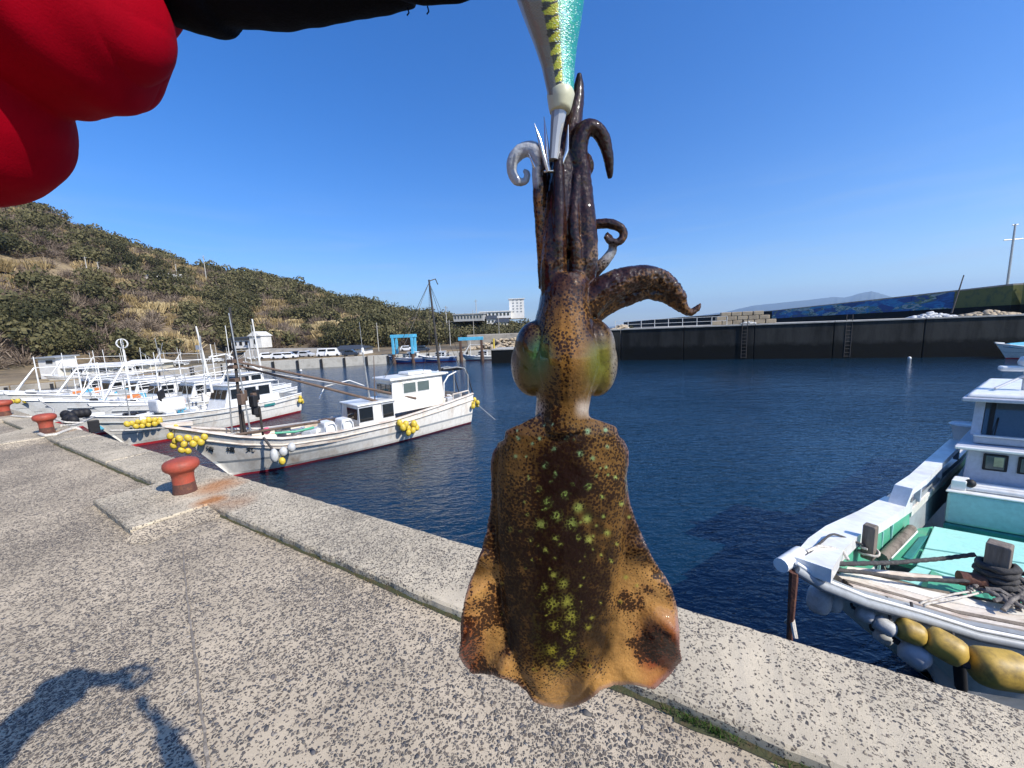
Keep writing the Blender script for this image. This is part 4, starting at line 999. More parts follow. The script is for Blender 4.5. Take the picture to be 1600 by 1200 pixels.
for k in range(6): y = -.5 + k * .2; mb = MB(); mb.tube([(4.9, y, 1.0 + .03 * k), (7.3, y * .4, 1.12 + .03 * (k % 3))], .028 + .01 * (k % 2), 7); mb.build('spar', rnd.choice([M_brown, M_metal, M_brown]), t1, 40)
mast(t1, 6.75, .0, 1.0, 4.5, .045, M_black, (-.10, 0)); mast(t1, 6.6, .22, 1.0, 4.35, .022, M_metal, (.1, -.15), 'mast_stay'); mast(t1, 6.95, -.15, 1.0, 3.3, .022, M_metal, (-.1, .05), 'mast_stay')
for z in (2.6, 2.95, 3.1): mb = MB(); mb.box((6.7, .0, z), (.28, .22, .09), .4); mb.build('mast_bracket', M_brown, t1)
for y0, z0, y1, z1, x1 in ((.1, 3.07, .55, 1.35, 1.6), (-.1, 2.98, .35, 1.42, 2.9)):
    mb = MB(); mb.tube([(6.65, y0, z0), (x1, y1, z1)], [.03, .045], 8); mb.build('boom', M_brown, t1, 40)
mb = MB(); mb.tube([(6.65, -.1, 2.9), (3.2, -.2, 1.9)], .02, 6); mb.build('boom', M_metal, t1, 40)
for k in range(9):
    mb = MB(); mb.box((6.45 + rnd.uniform(-.25, .3), rnd.uniform(-.3, .3), 1.65 + rnd.uniform(0, .5)), (.16, .12, .3), rnd.uniform(0, 3)); mb.build('winch_part', rnd.choice([M_dark, M_brown, M_dark]), t1, bevel=.02)
for s in (-.2, .2): mb = MB(); mb.tube([(6.5 + s, .1, 1.0), (6.5 + s, .1, 1.75)], .03); mb.build('winch_leg', M_black, t1, 40)
mb = MB(); mb.ball((6.2, .1, 1.1), .10, 12, 8); mb.build('pink_float', M_pink, t1, 60)
mb = MB(); mb.tube([(6.1, .45, 1.06), (5.6, .6, 1.02), (5.1, .5, 1.02)], .035); mb.build('green_pole', M_green, t1, 60)
mast(t1, 3.05, 0, 1.4, 3.1, .035, M_metal, (.1, 0)); mast(t1, 3.15, .0, 3.1, 3.25, .06, M_white2, name='lamp')
mast(t1, 2.95, .15, 1.4, 2.95, .02, M_brown, (-.15, -.1), 'mast_stay'); mast(t1, 3.15, 0, 3.0, 4.1, .010, M_metal, (.02, 0), 'aerial')
mb = MB(); mb.tube([(4.6, -.2, 1.75), (4.4, -.2, 2.1), (4.0, -.2, 2.15), (3.6, -.2, 2.2), (3.1, -.15, 1.95)], .018, 6); mb.build('handrail', M_white2, t1, 60)
mast(t1, .05, 0, 1.95, 5.65, .055, M_black, (.25, 0), 'aft_mast')
for (x, y) in ((2.6, .3), (2.2, -.4), (1.2, .5), (-.9, .3), (-1.2, -.3)): mb = MB(); mb.tube([(.3, 0, 5.55), (x * .6 + .1, y, 3.4), (x, y, 2.2)], .009, 4); mb.build('stay_wire', M_black, t1)
mb = MB(); mb.tube([(.3, 0, 5.6), (.0, 0, 5.7), (-.1, 0, 5.5)], .02); mb.build('mast_arm', M_black, t1)
for s in (-.5, .5):
    mb = MB(); mb.tube([(-.95, s * .9, 1.1), (-.98, s * .9, 1.9), (-.85, s * .8, 2.2), (-.55, s * .6, 2.27), (.0, s * .3, 2.25)], .028, 6); mb.build('stern_frame', M_metal, t1, 60)
    mb = MB(); mb.tube([(-1.2, s * .9, 1.1), (-.92, s * .9, 2.1)], .02, 6); mb.build('frame_brace', M_black, t1, 60)
mb = MB(); mb.tube([(-.1, -.3, 2.2), (-.4, .0, 2.18), (-.8, .3, 2.2)], .06, 8); mb.build('rolled_net', M_dark, t1, 60)
for s in (-.9, .9):
    mb = MB(); mb.tube([(.2, s, 1.32), (-.6, s * .98, 1.36)], .025); mb.build('stern_rail', M_dwhite, t1)
    for x in (.2, -.2, -.6): mb = MB(); mb.tube([(x, s, 1.0), (x, s, 1.33)], .02); mb.build('rail_post', M_dwhite, t1)
# painted name on the bow
def letters(t, text, x0, dx_, size, zf):
    for i, ch in enumerate(text):
        cu = bpy.data.curves.new('letter', 'FONT'); cu.body = ch; cu.size = size; cu.extrude = .004; cu.align_x = 'CENTER'
        o = bpy.data.objects.new('letter_src', cu); COL.objects.link(o); bpy.context.view_layer.update()
        me = bpy.data.meshes.new_from_object(o.evaluated_get(bpy.context.evaluated_depsgraph_get())); bpy.data.objects.remove(o)
        x = x0 - i * dx_; z = zf(x)
        me.materials.clear(); me.materials.append(M_letter); q = bpy.data.objects.new('painted_letter', me); COL.objects.link(q); q.parent = t
        best = None
        dg = bpy.context.evaluated_depsgraph_get()
        w = t.matrix_basis; o_ = w @ Vector((x, 3, z)); dr = (w.to_3x3() @ Vector((0, -1, 0)))
        hitp = None
        hob = [c for c in t.children if c.name.startswith('hull') and 'bottom' not in c.name][0]
        ok, loc, nor, idx = hob.ray_cast(Vector((x, 3, z)), Vector((0, -1, 0)))
        if not ok: loc, nor = Vector((x, .9, z)), Vector((0, 1, 0))
        if nor.y < 0: nor = -nor
        X = Vector((-1, 0, 0)); X = (X - nor * X.dot(nor)).normalized(); Y = nor.cross(X)
        M = Matrix((X, Y, nor)).transposed().to_4x4(); q.matrix_basis = Matrix.Translation(loc + nor * .012) @ M
bpy.context.view_layer.update()
letters(t1, '済福丸', 7.50, .38, .20, lambda x: sh(x) * .655)
# fenders and floats hung on it
g1 = 'yellow floats hung on the moored boats'
floats('dense cluster of yellow floats hanging at the bow of the named boat', [LP(t1, (L1 - .18 + a, .32 + b, 1.28 + c)) for a, b, c in [tuple(q * .6 for q in w_) for w_ in [(0, 0, .12), (-.25, .12, .1), (-.5, .18, .02), (-.75, .25, .05), (.12, -.2, .02), (-.1, .08, -.13), (-.38, .16, -.16), (-.62, .22, -.15), (.18, -.3, -.18), (.0, .05, -.36), (-.2, .02, -.45), (.22, -.45, .2), (.12, -.6, .42), (.0, -.5, .55)]]], .085, M_yellow)
floats('yellow float bunch in a net on the side of the named boat', [LP(t1, (2.4 + a, 1.2 + b * .5, .52 + c)) for a, b, c in [(0, 0, 0), (.22, .1, .08), (-.22, .05, .1), (.05, .15, -.14), (-.15, .1, -.1), (.3, 0, .24), (.12, .12, .16), (-.32, 0, -.04)]], .12, M_yellow)
floats('yellow floats on the stern corner of the named boat', [LP(t1, (-.75 + a, .95 + b, .82 + c)) for a, b, c in [(0, 0, 0), (-.15, .1, .02), (.08, .08, -.1), (-.08, .0, .14), (-.2, .02, -.1)]], .10, M_yellow)
tf = thing('fender_bundle', 'white fender bundle tied to the bow rail beside the painted name', 'fender', LP(t1, (6.25, 1.15, .7)))
for a, b, c, m_ in [(0, 0, 0, M_fend), (-.22, 0, .05, M_fend), (-.42, .02, .12, M_fend), (-.15, .06, -.18, M_yellow)]:
    mb = MB(); p = LP(t1, (6.35 + a, 1.12 + b, .62 + c)); mb.ball(p, .10 if m_ is M_fend else .08, 12, 9, (1, 1, 1.9 if m_ is M_fend and a == 0 else 1.3)); mb.build('fender', m_, tf, 60, world=True)
mb = MB(); a, b = LP(t1, (6.35, 1.1, .75)), LP(t1, (6.5, .95, 1.12)); mb.tube([a, b], .03); mb.build('lashing', M_drope, tf, world=True)
rope('trailing_line', 'thin pale lines trailing from the stern of the named boat', [LP(t1, (-.9, 1.05, .75)), LP(t1, (-1.4, 1.5, .1))], .008, M_rope)

# second boat, blue-grey bow with yellow floats
ax2 = Vector((-.40, -.917, 0)).normalized(); rz2 = math.atan2(ax2.y, ax2.x)
b2tip = Vector((-14.2, 12.5, 0)); L2 = 7.0; o2 = b2tip - ax2 * L2
t2 = thing('fishing_boat', 'white fishing boat with dark reflecting bow and bright red waterline behind the named boat', 'boat', (o2.x, o2.y, WATER), rz2)
sh2, _ = hull(t2, L2, 2.0, [(0, .95), (.2, .86), (.5, .9), (.75, 1.02), (.9, 1.18), (1, 1.34)], aft=.35, botm=M_red2, deckm=M_ltgrey, clean=True, boot=.09, stripe_z=(.44, .47))
mb = MB(); 
cabin(t2, .9, 3.1, 1.25, .75, 1.75, M_white2, .35, ((.08, .3), (.36, .58), (.64, .84)), .06, M_white2, .12, True, (.45, .85))
cabin(t2, 1.2, 2.4, 1.0, 1.82, 2.15, M_white2, .2, ((.1, .45), (.55, .9)), .05, M_white2, .1, True, (.2, .85), name='upper_cabin')
mb = MB(); mb.box((1.4, 1.0, .72), (.5, .02, .1)); mb.build('teal_window', M_teal, t2)
mast(t2, 1.0, .2, 1.0, 4.6, .05, M_white2, (.25, .1)); mast(t2, 1.15, .1, 1.0, 4.35, .025, M_metal, (.15, .15), 'mast_stay'); mast(t2, 3.0, -.2, 1.5, 4.3, .05, M_white2, (.25, 0)); mast(t2, 3.3, -.1, 1.5, 3.9, .03, M_metal, (-.1, 0), 'mast_stay')
mb = MB(); mb.tube([(1.0, .2, 2.2), (2.5, .2, 3.1), (3.0, -.1, 3.0)], .03); mb.build('boom', M_white2, t2, 50)
for k in range(9): mb = MB(); x = rnd.uniform(3.3, 5.8); mb.box((x, rnd.uniform(-.5, .6), sh2(x) - .05), (.3, .25, .3), rnd.uniform(0, 3)); mb.build('deck_gear', rnd.choice([M_white2, M_dark, M_grey, M_ltgrey]), t2, bevel=.02)
mb = MB(); mb.box((4.8, .2, 1.35), (.9, .7, .5)); mb.build('net_hauler', M_white2, t2, bevel=.08)
for k in range(5): mb = MB(); mb.tube([(4.6 + k * .12, -.3 + k * .2, 1.2), (4.75 + k * .1, -.1 + k * .15, 1.9)], .05, 8); mb.build('hauler_roller', M_dark, t2, 50)
for x in (4.2, 4.5, 6.0): mast(t2, x, .4, 1.0, 2.6, .02, M_metal, name='stanchion')
floats('row of yellow floats on the dark reflecting bow', [LP(t2, (6.1 - a * .8, .72 + a * .16, .95 + c)) for a, c in [(0, 0), (.18, .02), (.36, -.02), (.54, .03), (.72, 0), (.9, -.03), (.1, -.13), (.3, -.15), (.5, -.14), (.7, -.15), (.88, -.1), (-.15, .0)]], .10, M_yellow)
floats('yellow floats at the stern of the boat with the bright red waterline', [LP(t2, (-.2, .95, .78)), LP(t2, (-.3, .9, .6)), LP(t2, (-.12, 1.0, .62)), LP(t2, (-.4, .8, .5))], .10, M_yellow)

def smallboat(label, tip, ax, L, B, zb_, seed, cab=True, ring=False, tripod=True, clean=True, botm=None, group=None, name='fishing_boat', z_mast=3.2, hullm=None, box_fl=True):
    r_ = random.Random(seed); o = Vector(tip) - ax * L
    t = thing(name, label, 'boat', (o.x, o.y, WATER), math.atan2(ax.y, ax.x), group)
    s_, _ = hull(t, L, B, [(0, zb_ * .62), (.2, zb_ * .58), (.5, zb_ * .62), (.75, zb_ * .74), (.9, zb_ * .9), (1, zb_)], aft=.3, botm=botm or M_red2, clean=clean, ns=16, hullm=hullm or M_white2, stripe_z=(zb_ * .35, zb_ * .37))
    if cab: cabin(t, L * .22, L * .52, B * .58, s_(L * .3) - .2, s_(L * .3) + .75, M_white2, .35, ((.08, .3), (.38, .6), (.68, .88)), .05, M_white2, .1, True, (.42, .85))
    if tripod:
        xm = L * .72; mast(t, xm, 0, s_(xm) - .1, z_mast, .04, M_white2, (.0, 0)); mb = MB(); mb.tube([(xm + 1.1, .2, s_(xm)), (xm + .05, 0, z_mast * .8)], .035, 6); mb.build('mast_stay', M_white2, t, 50)
        mb = MB(); mb.tube([(xm + .9, -.2, s_(xm)), (xm + .05, 0, z_mast * .8)], .03, 6); mb.build('mast_stay', M_white2, t, 50)
        mb = MB(); mb.tube([(xm, 0, z_mast * .8), (L * .3, 0, z_mast * .78)], .025, 6); mb.build('boom', M_white2, t, 50)
    if ring:
        xm = L * .72
        for a in (0, math.pi / 3, 2 * math.pi / 3):
            P = [(xm + .2 * math.cos(q) * math.cos(a), .2 * math.cos(q) * math.sin(a), z_mast + .17 + .2 * math.sin(q)) for q in np.linspace(0, 2 * math.pi, 17)]
            mb = MB(); mb.tube(P, .014, 5, False); mb.build('ring_reflector', M_white2, t, 60)
    mast(t, L * .35, .1, s_(L * .3) + .6, z_mast * r_.uniform(.95, 1.15), .025, M_white2, (.05, .05)); 
    for k in range(5): mb = MB(); x = L * r_.uniform(.55, .85); mb.box((x, r_.uniform(-.3, .3), s_(x) - .1), (.3, .2, r_.uniform(.15, .5)), r_.uniform(0, 3)); mb.build('deck_gear', r_.choice([M_white2, M_dark, M_ltgrey, M_white]), t, bevel=.02)
    for s in (-1, 1):
        mb = MB(); mb.tube([(L * .05, s * B * .4, s_(0) + .35), (L * .5, s * B * .44, s_(L * .5) + .35)], .018, 5); mb.build('side_rail', M_white2, t)
        for x in (.05, .2, .35, .5): mb = MB(); mb.tube([(L * x, s * B * .42, s_(L * x)), (L * x, s * B * .42, s_(L * x) + .35)], .015, 5); mb.build('rail_post', M_white2, t)
    return t
t3 = smallboat('long white boat carrying a ring shaped mast reflector', (-17.9, 14.5, 0), ax2, 9.2, 2.3, 1.62, 3, True, True, True, z_mast=3.55)
t4 = smallboat('white boat with a tripod mast at the far left', (-22.9, 17.3, 0), ax2, 8.5, 2.2, 1.62, 4, True, False, True, z_mast=3.2)
t5 = smallboat('white boat beyond the tripod mast boat, farthest along the quay', (-28.5, 20.3, 0), ax2, 8, 2.2, 1.55, 5, True, False, True, z_mast=3.2)
t7 = smallboat('white boat tucked between the ring mast boat and the tripod mast boat', (-20.4, 15.9, 0), ax2, 8.6, 2.0, 1.5, 7, True, False, True, z_mast=2.9)
t8 = smallboat('white boat between the tripod mast boat and the farthest quay boat', (-25.6, 18.8, 0), ax2, 8.0, 2.0, 1.5, 8, True, False, False, z_mast=3.4)
t6 = smallboat('slim white boat between the ring mast boat and the red waterline boat', (-16.2, 14.6, 0), Vector((-.33, -.944, 0)).normalized(), 8.3, 1.7, 1.35, 6, True, False, False, z_mast=4.0)
floats('single row of yellow floats on the far white hull', [LP(t6, (4.6 - a, .86, .78 + c)) for a, c in [(0, .06), (.2, 0), (.4, -.04), (.6, -.03), (.8, .03)]], .09, M_yellow)
floats('yellow float on the leftmost bow beyond the third bollard', [LP(t4, (8.3, .25, 1.3)), LP(t4, (8.1, .35, 1.28)), LP(t4, (8.4, .05, 1.3))], .11, M_yellow)
for t_, z_ in ((t3, 1.0), (t4, 1.0), (t7, .95), (t8, .95), (t6, .9), (t2, .9)):
    for _ in range(3):
        x_ = rnd.uniform(1.2, 6.8); h_ = rnd.uniform(2.2, 3.9); y_ = rnd.uniform(-.6, .6); mast(t_, x_, y_, z_, h_, .018, rnd.choice([M_white2, M_metal, M_white2]), (rnd.uniform(-.3, .3), rnd.uniform(-.1, .1)), 'thin_mast')
        mb = MB(); mb.tube([(x_, y_, h_ * .95), (rnd.uniform(0, 7), rnd.uniform(-.6, .6), 1.3)], .009, 4); mb.build('stay_wire', M_metal, t_)
    for _ in range(6): mb = MB(); x_ = rnd.uniform(3.6, 7); mb.box((x_, rnd.uniform(-.5, .5), z_ + .1), (rnd.uniform(.15, .5), rnd.uniform(.1, .4), rnd.uniform(.15, .5)), rnd.uniform(0, 3)); mb.build('deck_gear', rnd.choice([M_white, M_grey, M_dark, M_ltgrey, M_lblue, M_orange]), t_, bevel=.02)
    mb = MB(); mb.tube([(rnd.uniform(5, 7), -.2, 2.1), (rnd.uniform(1, 2.5), .1, rnd.uniform(1.9, 2.6))], .025, 6); mb.build('boom', rnd.choice([M_white2, M_metal]), t_, 50)
tb = thing('tyre_fender_bundle', 'black tyre and rubber fender bundle at the bow behind the second bollard', 'fender', pz(112, 652, -.25))
for (u, v) in [(103, 648), (110, 650), (118, 647), (126, 646), (106, 656), (134, 645), (114, 657)]:
    p = pz(u, v, -.2); mb = MB(); mb.ball(p, .13, 10, 7, (1, .8, 1)); mb.build('rubber_fender', M_dark, tb, 60, world=True)
rope('mooring_rope', 'white mooring rope from the dark bow down to the quay edge', [LP(t2, (L2, 0, 1.3)), pz(150, 650, -.1), pz(118, 664, .02), pz(96, 665, .08)], .022, M_rope)
rope('mooring_rope', 'pale rope from the ring mast boat toward the second bollard', [LP(t3, (9.2, 0, 1.6)), pz(85, 640, .0), pz(76, 660, .25)], .02, M_rope)
rope('mooring_rope', 'rope from the named boat bow running back to the second bollard', [LP(t1, (L1, 0, 1.62)), pz(215, 672, -.1), pz(170, 673, .02)], .02, M_rope)
# small craft moored against the far side, each one placed on its own
farb = [(205, 585, 38, 'small white skiff off the cream gabled shed'), (232, 584, 40, 'small white boat with a short mast, second from left at the far wall'), (262, 580, 42, 'small white boat moored in the middle of the far wall row'), (292, 579, 42, 'small white boat with a raised bow under the notice board'), (318, 577, 44, 'small white boat at the right end of the far wall row'), (344, 574, 45, 'white boat half hidden behind the bundled foremast'), (150, 592, 37, 'small white skiff beneath the long cream shed'), (118, 596, 35, 'low white skiff beside the ring reflector'), (70, 600, 34, 'low white skiff at the left of the harbour wall'), (176, 590, 38, 'small skiff with crossed poles right of the cream shed')]
for i, (u, v, k, lb) in enumerate(farb):
    p = pz(u, v + 3, WATER); a = math.radians(200 + rnd.uniform(-30, 30)); smallboat(lb, (p.x, p.y, 0), Vector((math.cos(a), math.sin(a), 0)), rnd.uniform(4.8, 6.2), 1.7, 1.05, 20 + i, i % 2 == 1, False, i % 3 != 0, z_mast=rnd.uniform(2.4, 3.4), name='small_boat', group='small boats at the far wall')
smallboat('blue hulled boat moored under the blue gantry', (-16.6, 51.0, 0), Vector((-1, -.06, 0)).normalized(), 5.5, 1.9, 1.05, 41, True, False, False, z_mast=2.4, hullm=M_carb, name='small_boat')
smallboat('second blue hulled boat right of the gantry post', (-12.4, 50.9, 0), Vector((-1, -.06, 0)).normalized(), 4.8, 1.8, .95, 42, True, False, False, z_mast=2.2, hullm=M_carb, name='small_boat')
smallboat('white boat moored under the second gantry beam', (-6.6, 51.2, 0), Vector((-1, 0, 0)), 4.5, 1.7, .8, 43, True, False, True, z_mast=2.6, name='small_boat')
tr = smallboat('small blue and white boat at the right picture edge below the breakwater', (38.2, 30.2, 0), Vector((-.97, .2, 0)).normalized(), 5.5, 2.0, 1.2, 44, False, False, False, z_mast=2.0, name='small_boat')
mb = MB(); mb.hexa([(2.0, -.8, .75), (5.0, -.5, .9), (5.0, .5, .9), (2.0, .8, .75)], [(2.2, -.2, 1.35), (4.7, -.1, 1.2), (4.7, .1, 1.2), (2.2, .2, 1.35)]); mb.build('blue_cover', M_lblue, tr, bevel=.05)
mb = MB(); mb.ball(pz(1546, 551, WATER + .15), .24, 16, 10); tag(mb.build('mooring_buoy', M_orange, smooth_=60), 'round orange mooring buoy near the right edge boat', 'buoy')
mb = MB(); mb.ball(pz(1421, 559.5, WATER + .05), .13, 12, 8); tag(mb.build('small_float', M_white2, smooth_=60), 'tiny white float on the water by the breakwater', 'buoy')
mb = MB(); mb.ball(pz(470, 579, WATER + .08), .14, 12, 8); tag(mb.build('small_float', M_white2, smooth_=60), 'tiny white float between the boats and the far wall', 'buoy')

# ------------------------------------------------------------------ the near boat on the right
def V3(a, z=None): return Vector((a[0], a[1], a[2] if z is None else z))
tR = thing('fishing_boat', 'white fishing boat with mint deck and grey cabin moored close at right', 'boat', (5.5, 4.2, WATER))
LG = [(1.97, 2.56, -.10), (2.35, 2.9, -.17), (2.76, 3.22, -.25), (3.46, 3.67, -.36), (4.16, 4.10, -.42), (5.2, 4.78, -.45), (6.3, 5.47, -.45), (8.5, 6.9, -.42), (11, 8.5, -.35)]
RG = [(1.97, 2.54, -.10), (2.12, 2.50, -.2), (2.45, 2.52, -.36), (2.9, 2.54, -.52), (3.24, 2.48, -.62), (3.7, 2.38, -.68), (4.6, 2.25, -.72), (6.8, 2.7, -.72), (10.2, 4.6, -.65)]
ST = [(1.97, 2.55), (2.5, 2.9), (3.3, 3.15), (3.7, 3.28), (4.1, 3.4), (4.9, 3.7), (5.8, 4.1), (7.7, 4.9), (10.6, 6.5)]       # keel line in plan
def side_rows(G, wl_f, zbot):
    rows = []
    for i, g in enumerate(G):
        g = Vector(g); k = Vector((ST[i][0], ST[i][1], 0)); row = []
        for f in (0, .18, .4, .62, .8, 1.0):
            z = g.z + (WATER - .3 - g.z) * f; ff = f ** 1.35 * wl_f
            if i < 4: ff = f ** (.8 + .15 * i) * (.96 if i < 3 else .8)
            # the raked stem: forward stations sweep back as they go down
            p = g.lerp(Vector((k.x, k.y, g.z)), min(ff, 1)); p.z = z
            sw = max(0, (3.1 - i * .72)) * f ** 1.1 * .85; p += Vector((.93, .37, 0)) * sw
            row.append(p)
        rows.append(row)
    return rows
hb_ = MB()
for G in (LG, RG):
    rw = side_rows(G, .42, 0)
    for j in range(5): hb_.strip([r[j] for r in rw], [r[j + 1] for r in rw])
hb_.build('hull', M_white2, tR, 60, world=True)
def band(A, B, name, m, dz=0, thick=None, smooth=None, bevel=0):
    mb = MB(); A = [Vector(a) + Vector((0, 0, dz)) for a in A]; B = [Vector(b) + Vector((0, 0, dz)) for b in B]
    if thick:
        n = len(A); lo = [a - Vector((0, 0, thick)) for a in A]; lob = [b - Vector((0, 0, thick)) for b in B]
        mb.strip(A, B); mb.strip(lo, A); mb.strip(B, lob); mb.strip(lob, lo)
        mb.add([A[0], B[0], lob[0], lo[0]], [(0, 1, 2, 3)]); mb.add([A[-1], B[-1], lob[-1], lo[-1]], [(0, 1, 2, 3)])
    else: mb.strip(A, B)
    return mb.build(name, m, tR, smooth, bevel, world=True)
def off(G, w, z=0): 
    out = []
    for i, g in enumerate(G):
        a = Vector(G[max(i - 1, 0)]); b = Vector(G[min(i + 1, len(G) - 1)]); d = (b - a); d.z = 0; d.normalize(); n_ = Vector((-d.y, d.x, 0))
        out.append(Vector(g) + n_ * w + Vector((0, 0, z)))
    return out
# right (near) side: rub rail, white line, wide weathered gunwale
for (w, r, z, m_, nm) in ((-.035, .035, -.05, M_grey, 'rubbing_strake'), (-.03, .014, .0, M_white2, 'edge_strip')):
    mb = MB(); mb.tube(off(RG, w, z), r, 8); mb.build(nm, m_, tR, 60, world=True)
band(off(RG, .0), off(RG, .05), 'side_strip', M_grey, .004, .05)
for k, (w0, w1, m_) in enumerate([(.06, .10, M_dwhite), (.105, .145, M_wood), (.15, .24, M_dwhite), (.245, .36, M_white), (.365, .41, M_wood)]):
    band(off(RG, w0)[2:], off(RG, w1)[2:], 'deck_plank', m_, .012 + .004 * (k % 2), .06)
band(off(RG, .40, -.08)[4:], [Vector((p[0], p[1], p[2])) for p in off(LG, -.30, -.62)[4:]], 'deck', M_green)
# left side: broad white gunwale, then the raised box rail
LGi = off(LG, -.22)
band(LG[:5], LGi[:5], 'gunwale', M_white2, .02, .10)
band(LG[4:], off(LG, -.22)[4:], 'gunwale', M_white, -.06, .08)
band(off(LG, -.2)[1:5], off(LG, -.22, -.4)[1:5], 'bulwark_lining', M_green)
band(off(LG, -.2)[4:], off(LG, -.22, -.45)[4:], 'bulwark_lining', M_grey)
mb = MB(); mb.ball((2.02, 2.58, -.14), .07, 12, 8, (1.2, 1, .9)); mb.tube([(1.86, 2.52, -.12), (2.1, 2.66, -.12)], .05, 12); mb.build('bow_roller', M_white2, tR, 50, world=True)
mb = MB(); mb.tube([(1.94, 2.5, -.16), (1.94, 2.5, -.55), (1.99, 2.56, -.95)], [.03, .022, .018], 7); mb.build('anchor_shank', M_bolrust, tR, 50, world=True)
mb = MB(); mb.tube([(1.93, 2.43, -.62), (1.95, 2.5, -.52), (1.97, 2.58, -.62)], .016, 6); mb.build('anchor_stock', M_rope, tR, 50, world=True)
rail_pts = [pz(1385, 790, -.42), pz(1398, 757, -.20), pz(1421, 742, -.18), pz(1452, 714, -.18), pz(1484, 686, -.18)]
d_ = Vector((.53, -.85, 0))
band(rail_pts, [p + d_ * .14 for p in rail_pts], 'raised_rail', M_white2, 0, .07)
q = [rail_pts[2] + d_ * .02 + Vector((0, 0, -.07)), rail_pts[4] + d_ * .02 + Vector((0, 0, -.07))]; mb = MB(); mb.strip(q, [p + Vector((0, 0, -.24)) for p in q]); mb.build('rail_panel', M_shadegrey, tR, world=True)
for f in (0, .5, 1): c = q[0].lerp(q[1], f) + d_ * .06; mb = MB(); mb.box((c.x, c.y, c.z - .09), (.05, .05, .24), .57); mb.build('rail_post', M_shadegrey, tR, world=True)
# foredeck: posts of the green well, raised mint hatch in boards
for (u, v) in [(1378, 838), (1393, 826), (1420, 790)]: p = pz(u, v, -.5); mb = MB(); mb.tube([p - Vector((0, 0, .42)), p + Vector((0, 0, .05))], .012, 6); mb.build('well_post', M_mint, tR, world=True)
hz_ = -.80
def quad(pts, z): return [Vector((*pz(u, v, z)[:2], z)) for u, v in pts]
def slab(pts, z, th, name, m, bevel=.008):
    P = quad(pts, z); mb = MB(); mb.hexa([p - Vector((0, 0, th)) for p in P], P); return mb.build(name, m, tR, bevel=bevel, world=True)
slab([(1459, 822), (1720, 869), (1700, 893), (1444.5, 855)], hz_, .10, 'hatch_board', M_mint)
slab([(1443.5, 857), (1700, 895.5), (1690, 950), (1432, 882)], hz_, .10, 'hatch_board', M_mint)
slab([(1431, 884), (1690, 953), (1680, 985), (1405, 905)], hz_ - .012, .10, 'hatch_board', M_mint)
slab([(1428, 826), (1458, 822), (1431, 884), (1385, 872)], hz_ - .03, .05, 'hatch_coaming', M_green)
slab([(1437, 838), (1452, 836), (1424, 874), (1410, 870)], hz_ - .015, .03, 'dark_slot', M_teal)
a, b = pz(1424, 826, -.62), pz(1378, 872, -.62); mb = MB(); mb.tube([a, b], .045, 8); mb.build('timber_baulk', M_wood, tR, 60, world=True)
a, b = pz(1431, 830, -.68), pz(1390, 872, -.68); mb = MB(); mb.tube([a, b], .018, 8); mb.build('pipe', M_white2, tR, 60, world=True)
mb = MB(); a, b = pz(1300, 888, -.42), pz(1502, 908, -.60); mb.tube([a, b], .028, 8); mb.build('pipe', M_dwhite, tR, 60, world=True)
# bitts with turns of rope
def bitt(u, v, z0, z1, w, wraps, rr):
    p = pz(u, v, z0); mb = MB(); mb.box((p.x, p.y, (z0 + z1) / 2), (w, w, z1 - z0), .55); mb.build('bitt', M_wood, tR, bevel=.012, world=True)
    mb = MB(); n_ = 18 * wraps; P = [(p.x + w * (.75 + .12 * nz(i * .3, 1)) * math.cos(i / 18 * 6.283), p.y + w * (.75 + .12 * nz(i * .3, 5)) * math.sin(i / 18 * 6.283), z0 + .02 + (z1 - z0) * .55 * i / n_ + .012 * nz(i * .4, 3)) for i in range(n_)]
    return p, P
p_a, P_a = bitt(1356, 872, -.42, -.12, .085, 3, .01)
mb = MB(); mb.tube(P_a[:30], .010, 6); tag(mb.build('rope_turns', M_rope, smooth_=60), 'pale rope turns round the small wooden bitt', 'rope')
p_b, P_b = bitt(1552, 925, -.62, -.20, .13, 5, .022)
mb = MB(); mb.tube(P_b, [.024 * (1 + .2 * math.sin(i * 1.9)) for i in range(len(P_b))], 7); tag(mb.build('rope_turns', M_drope, smooth_=70), 'thick dark rope wound round the large wooden bitt', 'rope')
mb = MB()
for i in range(70):
    a = rnd.uniform(0, 6.28); r = rnd.uniform(.03, .26); c = p_b + Vector((math.cos(a) * r + .06, math.sin(a) * r * .7 - .03, .03 + rnd.uniform(0, .10) * (1 - r * 3)))
    q_ = rnd.uniform(0, 3.14); dd = Vector((math.cos(q_), math.sin(q_), rnd.uniform(-.2, .2))) * rnd.uniform(.05, .12); mb.tube([c - dd, c + Vector((0, 0, .03)), c + dd], .016, 6)
tag(mb.build('rope_heap', mat('tangled_rope', (.15, .135, .125), .9, dirt=(.4, .36, .3), amt=.5, scale=30, bmp=.7, bscale=160), smooth_=60), 'tangled grey rope heap at the foot of the large bitt', 'rope')
mb = MB(); c = p_b + Vector((-.16, .02, .10)); mb.tube([c + Vector((-.07, .03, 0)), c + Vector((.06, -.03, 0))], .055, 12); tag(mb.build('rust_shackle_roller', M_bolrust, smooth_=40), 'rust red roller beside the rope heap on the foredeck', 'roller')
R0 = pz(1262, 880, -.15)
rope('bow_line', 'thick dark rope running from the bow roller to the large bitt', [R0, pz(1320, 881, -.22), pz(1400, 879, -.33), pz(1470, 873, -.42), p_b + Vector((-.12, .05, .30))], .017, M_drope)
rope('bow_line', 'second dark rope running lower from the bow roller to the rope heap', [R0 + Vector((0, -.03, -.02)), pz(1340, 893, -.34), pz(1420, 905, -.48), p_b + Vector((-.14, .0, .1))], .015, M_drope)
